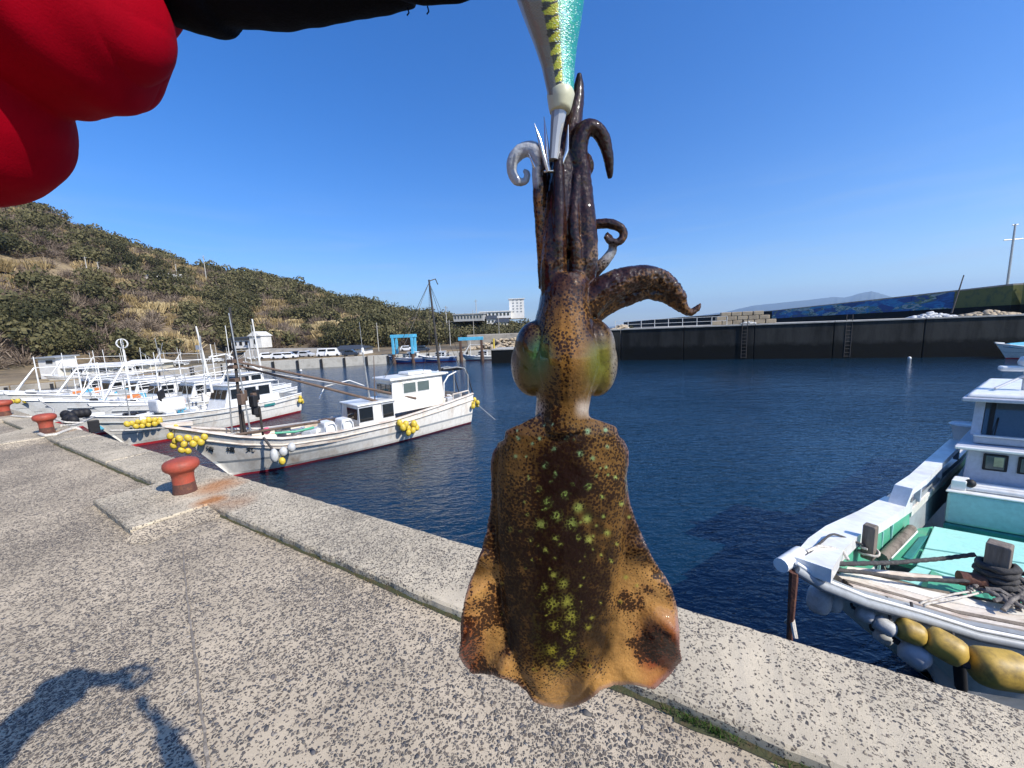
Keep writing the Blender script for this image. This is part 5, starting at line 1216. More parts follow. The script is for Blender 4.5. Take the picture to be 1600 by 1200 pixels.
rope('white_lashing', 'white rope coil lying on the white bow gunwale', [pz(1260, 862, -.1), pz(1280, 853, -.12), pz(1300, 856, -.14), pz(1318, 862, -.17), pz(1325, 875, -.2)], .012, M_rope)
rope('white_lashing', 'pair of thin white lines crossing the near gunwale', [p_b + Vector((-.05, 0, .03)), pz(1490, 928, -.55), pz(1438, 942, -.52), pz(1434, 956, -.6), pz(1434, 985, -.85)], .008, M_rope)
rope('white_lashing', 'thin white line beside the pair crossing the near gunwale', [p_b + Vector((-.02, 0, .02)), pz(1500, 934, -.56), pz(1445, 944, -.52), pz(1441, 958, -.6), pz(1440, 975, -.8)], .008, M_rope)
rope('bow_line', 'dark line from the small bitt to the bow roller', [p_a + Vector((0, 0, .1)), pz(1300, 832, -.15), pz(1255, 872, -.1)], .009, M_drope)
rope('stern_line', 'grey rope leaving the large bitt to the right', [p_b + Vector((.1, 0, .18)), pz(1640, 905, -.4)], .02, M_drope)
mb = MB()
for i in range(26):
    a = rnd.uniform(0, 6.28); c = Vector((2.08, 2.6, -.16)); dd = Vector((math.cos(a), math.sin(a), rnd.uniform(-.6, .6))) * .07; mb.tube([c - dd, c + dd * .3 + Vector((0, 0, .04)), c + dd], .011, 6)
tag(mb.build('rope_lashing', M_drope, smooth_=60), 'knotted dark rope lashing on the bow roller', 'rope')
# cabin of the near boat: low teal house, ledge, windowed tier, windscreen, roof
P0 = Vector((5.03, 4.25, 0)); f_ = Vector((.8, -.6, 0)); g_ = Vector((.83, .56, 0)).normalized()
def blk4(s0, s1, b0, b1, z0, z1, name, m, dz0=0, bevel=.02, topin=0):
    P = [P0 + f_ * s + g_ * b for s, b in ((s0, b0), (s1, b0), (s1, b1), (s0, b1))]; T = [P0 + f_ * (s + (topin if s == s0 else -topin)) + g_ * (b + (topin if b == b0 else 0)) for s, b in ((s0, b0), (s1, b0), (s1, b1), (s0, b1))]
    mb = MB(); mb.hexa([(p.x, p.y, z0) for p in P], [(p.x, p.y, z1) for p in T]); return mb.build(name, m, tR, bevel=bevel, world=True)
blk4(-.0, 2.2, 0, 2.4, -1.1, -.83, 'house_base', M_teal)
blk4(0.005, 2.2, .004, 2.4, -.828, -.45, 'lower_house', M_pteal, bevel=.03)
blk4(-.01, 2.22, -.015, 2.4, -.448, -.425, 'house_top', M_white2)
for b in (.10, .20, .29): mb = MB(); mb.tube([P0 + f_ * .12 + g_ * b + Vector((0, 0, -.395)), P0 + f_ * 2.1 + g_ * b + Vector((0, 0, -.395))], .028, 8); mb.build('long_pipe', M_white2, tR, 60, world=True)
blk4(.02, .14, .05, .25, -.423, -.31, 'vent_box', M_white2, bevel=.01)
mb = MB(); mb.ball(P0 + f_ * .16 + g_ * .1 + Vector((0, 0, -.34)), .05, 8, 6); mb.build('black_fitting', M_dark, tR, 50, world=True)
blk4(.06, 2.1, .40, 2.3, -.424, .0, 'window_tier', M_shadegrey, bevel=.03, topin=.02)
for i, s in enumerate((.21, .47, .8)):
    def wq(s0, s1, z0, z1, o_, nm, m, bv=.02):
        mb = MB(); P = [P0 + f_ * a + g_ * (.40 + o_ + .02 * (z + .424) / .424) for a in (s0, s1) for z in (0,)]
        y = g_ * (.40 + o_)
        lo = [P0 + f_ * s0 + y + Vector((0, 0, z0)), P0 + f_ * s1 + y + Vector((0, 0, z0)), P0 + f_ * s1 + y + g_ * .03 + Vector((0, 0, z0)), P0 + f_ * s0 + y + g_ * .03 + Vector((0, 0, z0))]
        hi = [p + Vector((0, 0, z1 - z0)) for p in lo]; mb.hexa(lo, hi); return mb.build(nm, m, tR, bevel=bv, world=True)
    wq(s, s + .19, -.235, -.035, -.008, 'window_frame', M_dark, .012)
    wq(s + .022, s + .168, -.215, -.055, -.014, 'window_pane', M_glass2, .008)
    wq(s + .085, s + .16, -.18, -.065, -.017, 'curtain', mat('pale_curtain_%d' % i, (.38, .40, .24), .8), .004)
blk4(-.02, 2.2, .30, 2.35, .003, .045, 'tier_roof', M_shadegrey, bevel=.015)
mb = MB(); mb.tube([P0 + f_ * -.01 + g_ * .30 + Vector((0, 0, .03)), P0 + f_ * 2.2 + g_ * .30 + Vector((0, 0, .03))], .016, 8); mb.build('roof_edge_trim', M_white2, tR, 60, world=True)
blk4(.10, 2.1, .52, 2.2, .05, .14, 'windscreen_base', M_ltgrey, bevel=.02)
blk4(.10, 2.1, .50, .56, .138, .158, 'windscreen_sill', M_white2, bevel=.005)
blk4(.12, 2.1, .75, 2.2, .143, .60, 'upper_cabin', M_glass, bevel=.0)
def slant(s0, s1, b0, b1, z0, z1, th, nm, m):
    lo = [P0 + f_ * s0 + g_ * b0, P0 + f_ * s1 + g_ * b0, P0 + f_ * s1 + g_ * (b0 + th), P0 + f_ * s0 + g_ * (b0 + th)]
    hi = [P0 + f_ * s0 + g_ * b1, P0 + f_ * s1 + g_ * b1, P0 + f_ * s1 + g_ * (b1 + th), P0 + f_ * s0 + g_ * (b1 + th)]
    mb = MB(); mb.hexa([(p.x, p.y, z0) for p in lo], [(p.x, p.y, z1) for p in hi]); return mb.build(nm, m, tR, world=True)
slant(.07, .15, .56, .72, .145, .60, .05, 'windscreen_pillar', M_shadegrey)
slant(.155, 1.0, .60, .755, .145, .60, .02, 'windscreen', mat('reflecting_windscreen', (.05, .07, .09), .05, amt=0, spec=.9))
slant(.20, .235, .585, .735, .145, .60, .03, 'windscreen_bar', M_dark)
mb = MB(); mb.tube([P0 + f_ * .26 + g_ * .56 + Vector((0, 0, .16)), P0 + f_ * .27 + g_ * .66 + Vector((0, 0, .36))], .006, 5); mb.build('wiper', M_dark, tR, world=True)
blk4(-.02, 2.2, .45, 2.3, .565, .61, 'roof_brow', M_shadegrey, bevel=.012)
blk4(.0, 2.2, .50, 2.3, .612, .66, 'cabin_roof', M_white2, bevel=.02, topin=.03)
pm = P0 + f_ * .42 + g_ * 1.0; mb = MB(); mb.tube([pm + Vector((0, 0, .65)), pm + Vector((0, 0, .92))], .03, 8); mb.build('roof_mast', M_ltgrey, tR, world=True)
mb = MB(); mb.tube([pm + f_ * -.22 + g_ * -.2 + Vector((0, 0, .69)), pm + Vector((0, 0, .85))], .015, 6); mb.build('mast_brace', M_ltgrey, tR, world=True)
mb = MB(); mb.box((pm.x, pm.y, .92), (.45, .12, .06), -.64); mb.build('radar_bar', M_white2, tR, bevel=.02, world=True)
mb = MB(); mb.lathe([(.09, .96), (.10, 1.0), (.08, 1.06), (.02, 1.08)], (pm.x + .02, pm.y, 0), 16); mb.build('radar_dome', M_white2, tR, 60, world=True)
# white tub forward on the side deck and green side deck
c = pz(1508, 700, -.35); mb = MB(); mb.lathe([(.05, -.42), (.10, -.40), (.16, -.10), (.19, -.06), (.17, -.04), (.15, -.06)], (c.x, c.y, .06), 20); tag(mb.build('white_tub', M_white2, smooth_=50), 'white tub standing on the side deck left of the grey cabin', 'tub')
for b0, b1 in ((.75, .98), (1.0, 1.3)): blk4(-.34, -.12, b0, b1, -.62, -.55, 'side_step', M_green if b0 > .9 else M_mint, bevel=.01)
# fenders hanging on the near side
FK = .90
def fend(label, p, q, r, m, name='boat_fender'):
    p, q = [C0 + (Vector(w_) - C0) * FK for w_ in (p, q)]; r *= FK; t = thing(name, label, 'fender', p); d = (q - p); L = d.length; d.normalize(); n_ = 9
    P = [p.lerp(q, i / (n_ - 1)) for i in range(n_)]; rs = [r * (max(.05, 1 - abs(2 * i / (n_ - 1) - 1) ** 5)) ** .5 for i in range(n_)]; rs[0] = rs[-1] = r * .25
    mb = MB(); mb.tube(P, rs, 16); mb.build('fender_body', m, t, 70, world=True)
    mb = MB(); e = p - d * r * .35; mb.tube([p, e], r * .22, 8); mb.build('fender_eye', M_drope, t, world=True)
    mb = MB(); mb.tube([e, e + Vector((.05, .10, .14))], .009, 6); mb.build('hanging_line', M_drope, t, world=True)
fend('pale upright fender under the bow, left one of two', pz(1283, 918, -.62), pz(1277, 955, -.86), .085, M_fend)
fend('stubby pale fender under the bow beside the upright one', pz(1303, 915, -.62), pz(1299, 953, -.86), .075, M_fend)
fend('long pale grey fender lying under the near gunwale, first in line', pz(1336, 951, -.80), pz(1366, 968, -.84), .062, M_fend)
fend('long pale grey fender under the gunwale, second in line', pz(1363, 966, -.83), pz(1402, 990, -.88), .062, M_fend)
fend('grey fender hanging low against the hull below the others', pz(1365, 985, -1.05), pz(1395, 1003, -1.10), .06, M_fend)
fend('large grimy grey fender below the yellow ones', pz(1405, 1005, -1.0), pz(1455, 1038, -1.06), .10, M_ltgrey)
fend('orange yellow dirty fender between the grey and yellow fenders', pz(1400, 978, -.83), pz(1446, 996, -.87), .085, M_oldyellow)
fend('grimy yellow fender half lit below the gunwale', pz(1442, 990, -.86), pz(1512, 1030, -.93), .105, M_oldyellow)
fend('biggest round yellow fender at the lower right', pz(1512, 1038, -.98), pz(1612, 1052, -.98), .135, M_oldyellow)
mb = MB(); p, q = pz(1497, 1010, -.8), pz(1502, 1075, -1.2); mb.tube([p, q], .035, 8); tag(mb.build('tyre_strap', M_dark, smooth_=60), 'black strap hanging between the two yellow fenders', 'strap')
# ------------------------------------------------------------------ squid on its lure
SY = .315
KS = SY / FPX                                       # metres per photograph pixel at the squid
def sp(u, v, dy=0): return py(u, v, SY + dy * KS)     # dy in pixels, minus is toward the camera
sq_base = sp(872, 880)
OUT = [(878, 628), (905, 640), (925, 654), (950, 662), (963, 667), (966, 681), (975, 688), (983, 703), (983, 722), (979, 745), (981, 765), (985, 788), (994, 815), (1006, 842), (1018, 868), (1031, 888), (1043, 905), (1052, 925), (1058, 950), (1061, 975), (1062, 1005), (1066, 1032), (1050, 1052), (1022, 1079), (1005, 1074), (985, 1070), (960, 1071), (938, 1080), (925, 1092), (905, 1103), (872, 1108), (848, 1104), (832, 1096), (822, 1080), (808, 1070), (790, 1063), (770, 1056), (752, 1053), (737, 1054), (726, 1042), (716, 1028), (719, 1000), (719, 975), (724, 945), (730, 920), (741, 890), (752, 860), (760, 830), (765, 800), (768, 775), (767, 748), (766, 722), (770, 705), (779, 691), (788, 687), (790, 673), (815, 662), (835, 652), (858, 640)]
OC = np.array(OUT, float); cen = np.array([874., 880.])
ang = np.arctan2(OC[:, 1] - cen[1], OC[:, 0] - cen[0]); rad = np.hypot(*(OC - cen).T); o_ = np.argsort(ang); ang, rad = ang[o_], rad[o_]
def Rout(t): return np.interp(t, np.concatenate([[ang[-1] - 2 * np.pi], ang, [ang[0] + 2 * np.pi]]), np.concatenate([[rad[-1]], rad, [rad[0]]]))
NTH, NR = 360, 60
th = np.linspace(-np.pi, np.pi, NTH, endpoint=False); Rr = Rout(th)
fr = np.linspace(0, 1, NR + 1)[1:] ** .8
def mantle_t(u, v):
    w = np.interp(v, [625, 650, 680, 710, 760, 850, 950, 1010, 1050, 1085, 1108], [52, 80, 97, 101, 103, 100, 88, 74, 60, 36, 6])
    c = np.interp(v, [625, 1108], [879, 873]); q = np.clip(1 - ((u - c) / w) ** 2, 0, 1)
    return w * .42 * np.sqrt(q)
V = []; front = []
def ptz(u, v, y): return tuple(py(u, v, SY + y))
U = cen[0] + np.outer(Rr, fr) * np.cos(th)[:, None]; Vv = cen[1] + np.outer(Rr, fr) * np.sin(th)[:, None]
fin = 4.2 * np.sqrt(np.clip(1 - fr ** 6, 0.02, 1))[None, :]
T = np.sqrt(mantle_t(U, Vv) ** 2 + fin ** 2)
wavy = np.zeros_like(U)
finness = smooth(.62, 1, fr)[None, :] * smooth(760, 1000, Vv)
wavy = finness * (13 * np.sin(th * 9)[:, None] + 9 * np.sin(th * 17 + 1)[:, None]) - finness * 10
VS, FS = [], []
for side, sg in ((0, -1), (1, 1)):
    o0 = len(VS); VS.append(ptz(cen[0], cen[1], sg * float(mantle_t(cen[0], cen[1])) * KS))
    for i in range(NTH):
        for j in range(NR): VS.append(ptz(U[i, j], Vv[i, j], (sg * T[i, j] + wavy[i, j]) * KS))
    for i in range(NTH):
        i2 = (i + 1) % NTH; FS.append((o0, o0 + 1 + i * NR, o0 + 1 + i2 * NR))
        for j in range(NR - 1): a = o0 + 1 + i * NR + j; b = o0 + 1 + i2 * NR + j; FS.append((a, a + 1, b + 1, b))
n1 = 1 + NTH * NR
for i in range(NTH): a = 1 + i * NR + NR - 1; b = 1 + ((i + 1) % NTH) * NR + NR - 1; FS.append((a, b, n1 + b, n1 + a))
mb = MB(); mb.v = [tuple(v) for v in VS]; mb.f = FS; mb.m = [0] * len(FS)
def sball(u, v, dy, ru, rv, rd): mb.ball(sp(u, v, dy), KS, 28, 18, (ru, rd, rv))
RS_ = 1.0
def stube(P, n=14, flat=1): 
    Q_ = []; R_ = []
    for i in range(len(P) - 1):
        for k in range(6):
            t = k / 6; p0 = P[max(i - 1, 0)]; p1 = P[i]; p2 = P[i + 1]; p3 = P[min(i + 2, len(P) - 1)]
            c = [.5 * ((2 * p1[q]) + (-p0[q] + p2[q]) * t + (2 * p0[q] - 5 * p1[q] + 4 * p2[q] - p3[q]) * t * t + (-p0[q] + 3 * p1[q] - 3 * p2[q] + p3[q]) * t ** 3) for q in range(4)]
            Q_.append(sp(c[0], c[1], c[2])); R_.append(max(c[3], 1.5) * KS * (RS_ if c[1] < 500 else 1))
    Q_.append(sp(*P[-1][:3])); R_.append(P[-1][3] * KS); mb.tube(Q_, R_, n, True, flat)
# neck, head, eyes
stube([(878, 665, 0, 52), (878, 640, 0, 49), (880, 620, 0, 50), (880, 600, 0, 58), (881, 570, 0, 68), (881, 540, 0, 66), (881, 505, 0, 54), (882, 475, 0, 46), (884, 450, 0, 42), (884, 430, 0, 34)], 24, .85)
sball(881, 568, 0, 77, 60, 52); sball(832, 570, 2, 34, 50, 38); sball(931, 568, 2, 33, 52, 38); sball(881, 600, 0, 52, 30, 44)
sball(838, 548, -4, 34, 46, 40); sball(926, 545, -4, 34, 46, 40)
# arms (u, v, depth, radius in photograph pixels)
ARMS = [
 [(868, 470, -6, 26), (866, 420, -8, 24), (868, 370, -8, 23), (874, 320, -6, 22), (880, 270, -2, 21), (888, 225, 4, 20), (894, 190, 8, 18), (900, 160, 10, 14), (904, 135, 10, 9), (905, 115, 10, 4)],
 [(855, 450, 4, 16), (850, 400, 2, 13), (846, 350, -2, 12), (843, 310, -6, 12), (843, 275, -8, 13), (843, 250, -8, 15), (832, 234, -6, 13), (815, 236, -2, 12), (802, 250, 0, 11), (800, 268, 2, 9), (808, 283, 2, 8), (820, 284, 2, 6), (824, 272, 2, 5), (818, 266, 2, 3)],
 [(905, 455, 2, 24), (914, 405, -2, 23), (914, 350, -4, 20), (910, 300, -4, 18), (906, 262, -6, 17), (903, 230, -8, 17), (912, 205, -10, 15), (927, 200, -10, 13), (940, 212, -8, 12), (948, 235, -6, 10), (952, 258, -4, 8), (953, 279, -2, 4)],
 [(890, 440, 16, 14), (892, 400, 18, 12), (898, 372, 18, 10), (912, 355, 18, 9), (935, 350, 16, 9), (955, 350, 14, 9), (970, 357, 12, 8), (974, 368, 12, 8), (966, 378, 10, 7), (952, 376, 10, 6), (946, 368, 10, 5)],
 [(915, 440, 22, 12), (934, 420, 22, 11), (948, 405, 20, 10), (957, 390, 18, 8), (954, 374, 16, 6), (946, 366, 14, 5)],
 [(915, 480, -4, 30), (938, 458, -8, 27), (965, 442, -10, 25), (995, 434, -10, 22), (1022, 434, -8, 19), (1045, 446, -6, 16), (1060, 463, -4, 14), (1067, 480, -4, 10), (1078, 488, -4, 7), (1091, 480, -4, 5), (1095, 474, -4, 3)],
 [(925, 490, 8, 22), (950, 475, 8, 19), (985, 462, 6, 16), (1015, 458, 4, 13), (1040, 466, 2, 11), (1058, 478, 0, 8), (1070, 486, 0, 6)],
 [(878, 450, 14, 20), (876, 400, 16, 16), (878, 350, 16, 14), (884, 300, 14, 13), (890, 250, 12, 12), (896, 200, 14, 10), (900, 170, 14, 8)],
 [(862, 450, -2, 13), (852, 400, 6, 11), (856, 350, 10, 10), (858, 300, 10, 10), (866, 255, 8, 9), (880, 215, 8, 8), (893, 190, 6, 6)],
 [(897, 450, -10, 13), (900, 400, -16, 11), (896, 350, -18, 10), (898, 300, -14, 9), (904, 262, -12, 8), (916, 245, -8, 7), (924, 262, -4, 5), (918, 278, -2, 3)],
 [(872, 440, -14, 14), (872, 380, -22, 11), (873, 320, -24, 10), (872, 270, -22, 9), (872, 235, -18, 8)],
]
RS_ = .84
for a in ARMS: stube(a)
me = bpy.data.meshes.new('squid_raw'); me.from_pydata(mb.v, [], mb.f); so = bpy.data.objects.new('squid_raw', me); COL.objects.link(so)
rm = so.modifiers.new('r', 'REMESH'); rm.mode = 'VOXEL'; rm.voxel_size = .00085; rm.use_smooth_shade = True
sm = so.modifiers.new('s', 'SMOOTH'); sm.factor = .5; sm.iterations = 4
bpy.context.view_layer.update(); me = bpy.data.meshes.new_from_object(so.evaluated_get(bpy.context.evaluated_depsgraph_get())); bpy.data.objects.remove(so)
co = np.empty(len(me.vertices) * 3, np.float32); me.vertices.foreach_get('co', co); co = co.reshape(-1, 3).astype(float)
# photograph-plane coordinates of every vertex, to lay out the squid's markings and its painted rim highlight
Mi = np.array(M3.transposed())
rel = co - np.array([0, 0, CAM_Z])
cc = rel @ Mi.T; PU = 800 + FPX * cc[:, 0] / -cc[:, 2]; PV = 600 - FPX * cc[:, 1] / -cc[:, 2]
nzv = np.array([mnoise.noise(Vector((u * .02, v * .02, 3.3))) for u, v in zip(PU, PV)]); nzf = np.array([mnoise.noise(Vector((u * .07, v * .07, 8.3))) for u, v in zip(PU, PV)])
def lerp(a, b, t): return a * (1 - t[:, None]) + np.array(b) * t[:, None]
C = np.tile(np.array([.120, .062, .016]), (len(co), 1))
fin_m = smooth(850, 920, PV + 30 * nzv) * smooth(70, 100, np.abs(PU - 874) * np.interp(PV, [700, 950, 1060, 1110], [1, 1, 1.25, 2.2]) + 12 * nzv)
tail = smooth(1035, 1065, PV + 12 * nzv)
C = lerp(C, (.36, .19, .055), np.maximum(fin_m, tail * .8))
red = fin_m * smooth(-.05, .5, nzv + .35 * smooth(960, 1050, PV) * smooth(90, 150, np.abs(PU - 874)) + .5 * nzf)
edge_red = smooth(105, 150, np.abs(PU - 874)) * smooth(930, 1010, PV)
C = lerp(C, (.20, .06, .016), np.clip(red * .45, 0, 1)); C = lerp(C, (.17, .03, .010), np.clip(edge_red * .92 * smooth(-.75, -.1, nzv), 0, 1))
dors = smooth(60, 22, np.abs(PU - 876 - 6 * nzv * 4)) * smooth(660, 720, PV) * (1 - smooth(1010, 1050, PV))
wide = smooth(108, 70, np.abs(PU - 874)) * smooth(740, 830, PV) * (1 - smooth(1000, 1045, PV))
C = lerp(C, (.006, .003, .002), np.clip(dors * (1.0 + .9 * nzv), 0, 1) * .95); C = lerp(C, (.018, .010, .004), np.clip(wide * (.8 + 1.2 * nzf), 0, 1) * .92)
sides = smooth(98, 106, np.abs(PU - 874)) * (1 - smooth(800, 900, PV)); C = lerp(C, (.05, .022, .012), sides * .7)
# dark bars across the back
bars = .5 + .5 * np.sin(PV * .155 + 1.2 * nzv * 4); C = lerp(C, (.012, .007, .004), np.clip(smooth(80, 40, np.abs(PU - 874)) * bars * smooth(820, 900, PV) * (1 - smooth(1030, 1060, PV)) * .55, 0, 1))
og = smooth(55, 20, np.abs(PU - 874)) * smooth(905, 960, PV) * (1 - smooth(1050, 1080, PV)) * smooth(-.05, .3, nzf + .3 * (1 - bars)); C = lerp(C, (.15, .15, .02), np.clip(og, 0, 1) * .16)
arm = 1 - smooth(445, 530, PV + 22 * nzv); head = smooth(450, 500, PV) * (1 - smooth(635, 660, PV))
C = lerp(C, (.026, .009, .006), arm); C = lerp(C, (.13, .062, .015), head * smooth(-.5, .2, nzv) * .9)
C = lerp(C, (.30, .14, .025), np.exp(-(((PU - 885) / 32) ** 2 + ((PV - 520) / 55) ** 2)) * .6)
for (eu, ev, ru, rv, cl) in [(836, 562, 27, 50, (.05, .075, .010)), (842, 552, 15, 30, (.045, .14, .045)), (938, 568, 24, 46, (.085, .10, .006)), (825, 520, 20, 26, (.04, .02, .015)), (930, 515, 24, 22, (.03, .015, .012))]:
    C = lerp(C, cl, np.exp(-(((PU - eu) / ru) ** 2 + ((PV - ev) / rv) ** 2) ** 1.3) * .85)
eyes = np.zeros(len(co))
for (eu, ev) in ((834, 568), (930, 568)): eyes = np.maximum(eyes, np.exp(-(((PU - eu) / 34) ** 2 + ((PV - ev) / 46) ** 2) ** 2))
rim = np.maximum(smooth(814, 803, PU), smooth(950, 960, PU)) * smooth(500, 520, PV) * (1 - smooth(600, 620, PV))
C = lerp(C, (.20, .19, .17), rim * .6)
C = lerp(C, (.20, .10, .03), arm * smooth(-.1, .3, nzv + nzf) * smooth(300, 430, PV) * .6)
C = lerp(C, (.30, .12, .03), arm * np.exp(-(((PU - 845) / 10) ** 2)) * smooth(280, 330, PV) * (1 - smooth(400, 430, PV)) * .7)
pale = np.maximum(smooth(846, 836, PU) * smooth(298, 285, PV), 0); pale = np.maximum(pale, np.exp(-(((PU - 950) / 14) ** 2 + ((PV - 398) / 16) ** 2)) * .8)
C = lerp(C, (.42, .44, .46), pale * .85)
neck = np.exp(-(((PV - 638) / 12) ** 2)) * smooth(18, 34, np.abs(PU - 876)) * (PV < 655); C = lerp(C, (.40, .34, .28), neck * .85)
DOTS = [(918, 674, 5), (946, 672, 4), (863, 663, 3), (850, 664, 3), (843, 685, 3), (885, 685, 4), (866, 702, 4), (907, 709, 5), (926, 716, 4), (949, 698, 3), (852, 727, 5), (947, 730, 3), (962, 746, 4), (920, 760, 6), (882, 773, 7), (842, 765, 5), (941, 776, 4), (855, 785, 8), (904, 793, 8), (971, 787, 4), (870, 806, 8), (943, 807, 3), (893, 819, 9), (845, 820, 8), (917, 811, 7), (983, 808, 3), (797, 827, 4), (949, 833, 5), (868, 841, 5), (920, 843, 7), (904, 840, 5), (829, 844, 4), (852, 860, 5), (964, 850, 3), (865, 899, 6), (880, 912, 8), (850, 918, 6), (862, 945, 11), (886, 940, 11), (892, 963, 11), (868, 978, 9), (887, 992, 10), (919, 980, 5), (925, 965, 4), (785, 912, 4), (978, 902, 4), (995, 915, 3), (863, 1017, 9), (894, 1019, 7), (877, 1036, 9), (784, 959, 3), (938, 942, 3), (969, 941, 4)]
rd_ = random.Random(31)
for _ in range(70):
    v_ = rd_.uniform(668, 1050); u_ = 876 + rd_.uniform(-1, 1) * (88 if v_ < 900 else 46); DOTS.append((u_, v_, rd_.uniform(1.5, 3.2)))
gl = np.zeros(len(co)); fr_side = co[:, 1] < SY + .002
for (du, dv, r) in DOTS: gl = np.maximum(gl, np.exp(-(((PU - du) ** 2 + (PV - dv) ** 2) / (r * .8) ** 2)))
gcol = np.stack([np.interp(PV, [660, 760, 860, 1030], [.20, .28, .34, .34]), np.interp(PV, [660, 1030], [.46, .30]), np.interp(PV, [660, 760, 1030], [.30, .10, .03])], 1)
gl *= fr_side; C = C * (1 - gl[:, None] * .7) + gcol * gl[:, None] * .60
rho = np.hypot(PU - cen[0], PV - cen[1]) / np.maximum(Rout(np.arctan2(PV - cen[1], PU - cen[0])), 1); fin_glint = smooth(.955, .985, rho) * smooth(655, 700, PV)
C = lerp(C, (.20, .13, .12), fin_glint * .55)  # rim highlight along the fin margin, painted into the skin colour
dens = np.clip(.74 + .2 * dors + .5 * nzv - .35 * np.maximum(fin_m, tail) + .5 * red - .25 * gl - .62 * eyes - pale - .4 * neck, .0, 1)
def setattr_(me, nm, arr, tp):
    a = me.attributes.new(nm, tp, 'POINT')
    if tp == 'FLOAT': a.data.foreach_set('value', arr.astype(np.float32))
    else: a.data.foreach_set('color', np.concatenate([arr, np.ones((len(arr), 1))], 1).astype(np.float32).ravel())
setattr_(me, 'skin', C, 'FLOAT_COLOR'); setattr_(me, 'spots', dens, 'FLOAT'); setattr_(me, 'wet', np.clip(.30 - .16 * np.maximum(dors, wide * .6) + .6 * fin_glint + .3 * fin_m * smooth(100, 150, np.abs(PU - 874)) + .6 * eyes + .25 * arm + .3 * pale, 0, 1), 'FLOAT')
nrm_ = np.empty(len(co) * 3, np.float32); me.vertex_normals.foreach_get('vector', nrm_); nrm_ = nrm_.reshape(-1, 3)
frill = np.array([mnoise.noise(Vector((u * .06, v * .06, y * 150))) for u, v, y in zip(PU, PV, co[:, 1])]) + .6 * np.array([mnoise.noise(Vector((u * .24, v * .24, y * 400))) for u, v, y in zip(PU, PV, co[:, 1])])
amp = KS * (.8 * arm + 2.2 * arm * smooth(930, 970, PU) * smooth(415, 430, PV) + .6 * (1 - arm) * (1 - head))
co = co + nrm_ * (frill * amp)[:, None]
sb = np.array(sq_base); me.vertices.foreach_set('co', (co - sb).astype(np.float32).ravel()); me.update()
me.polygons.foreach_set('use_smooth', [True] * len(me.polygons))
m, nt, b = newmat('squid_skin')
at = nt.nodes.new('ShaderNodeAttribute'); at.attribute_name = 'skin'; ad = nt.nodes.new('ShaderNodeAttribute'); ad.attribute_name = 'spots'
cs = coords(nt)
nw = N(nt, 'ShaderNodeTexNoise', Scale=420.0, Detail=2); nt.links.new(cs, nw.inputs['Vector'])
va = nt.nodes.new('ShaderNodeVectorMath'); va.operation = 'MULTIPLY_ADD'; nt.links.new(nw.outputs['Color'], va.inputs[0]); va.inputs[1].default_value = (.0012,) * 3; nt.links.new(cs, va.inputs[2])
spots = None
for sc_, k_ in ((430, .74), (760, .46)):
    vo_ = N(nt, 'ShaderNodeTexVoronoi', Scale=sc_); nt.links.new(va.outputs[0], vo_.inputs['Vector'])
    thr = math_(nt, 'MULTIPLY', ad.outputs['Fac'], k_)
    dlt = math_(nt, 'SUBTRACT', thr, vo_.outputs['Distance'])
    f = ramp(nt, math_(nt, 'ADD', math_(nt, 'MULTIPLY', dlt, 5), .0), [(0, (0, 0, 0)), (.6, (1, 1, 1))])
    spots = f if spots is None else math_(nt, 'MAXIMUM', spots, math_(nt, 'MULTIPLY', f, .8))
c = mixc(nt, math_(nt, 'MULTIPLY', spots, .9), at.outputs['Color'], (.0105, .004, .003))
fine = noise(nt, cs, 1400, 3); mm = nt.nodes.new('ShaderNodeMix'); mm.data_type = 'RGBA'; mm.blend_type = 'MULTIPLY'; mm.inputs[0].default_value = 1
nt.links.new(c, mm.inputs[6]); nt.links.new(ramp(nt, fine, [(.3, (.8, .8, .8)), (.7, (1.2, 1.2, 1.2))]), mm.inputs[7])
nt.links.new(mm.outputs[2], b.inputs['Base Color'])
b.inputs['Roughness'].default_value = .45; b.inputs['Coat Roughness'].default_value = .025
aw = nt.nodes.new('ShaderNodeAttribute'); aw.attribute_name = 'wet'; nt.links.new(aw.outputs['Fac'], b.inputs['Coat Weight'])
b.inputs['Specular IOR Level'].default_value = .08
b.inputs['Subsurface Weight'].default_value = .06; b.inputs['Subsurface Radius'].default_value = (.006, .003, .001); b.inputs['Subsurface Scale'].default_value = .6
hh = math_(nt, 'ADD', math_(nt, 'MULTIPLY', noise(nt, cs, 110, 3), 1.0), math_(nt, 'MULTIPLY', noise(nt, cs, 420, 2), .16)); bump(nt, b, hh, .45, .0036)
me.materials.clear(); me.materials.append(m)
squid = thing('squid', 'spotted brown squid with curled arms hanging head up from the lure', 'squid', sq_base)
so = bpy.data.objects.new('body', me); COL.objects.link(so); so.parent = squid

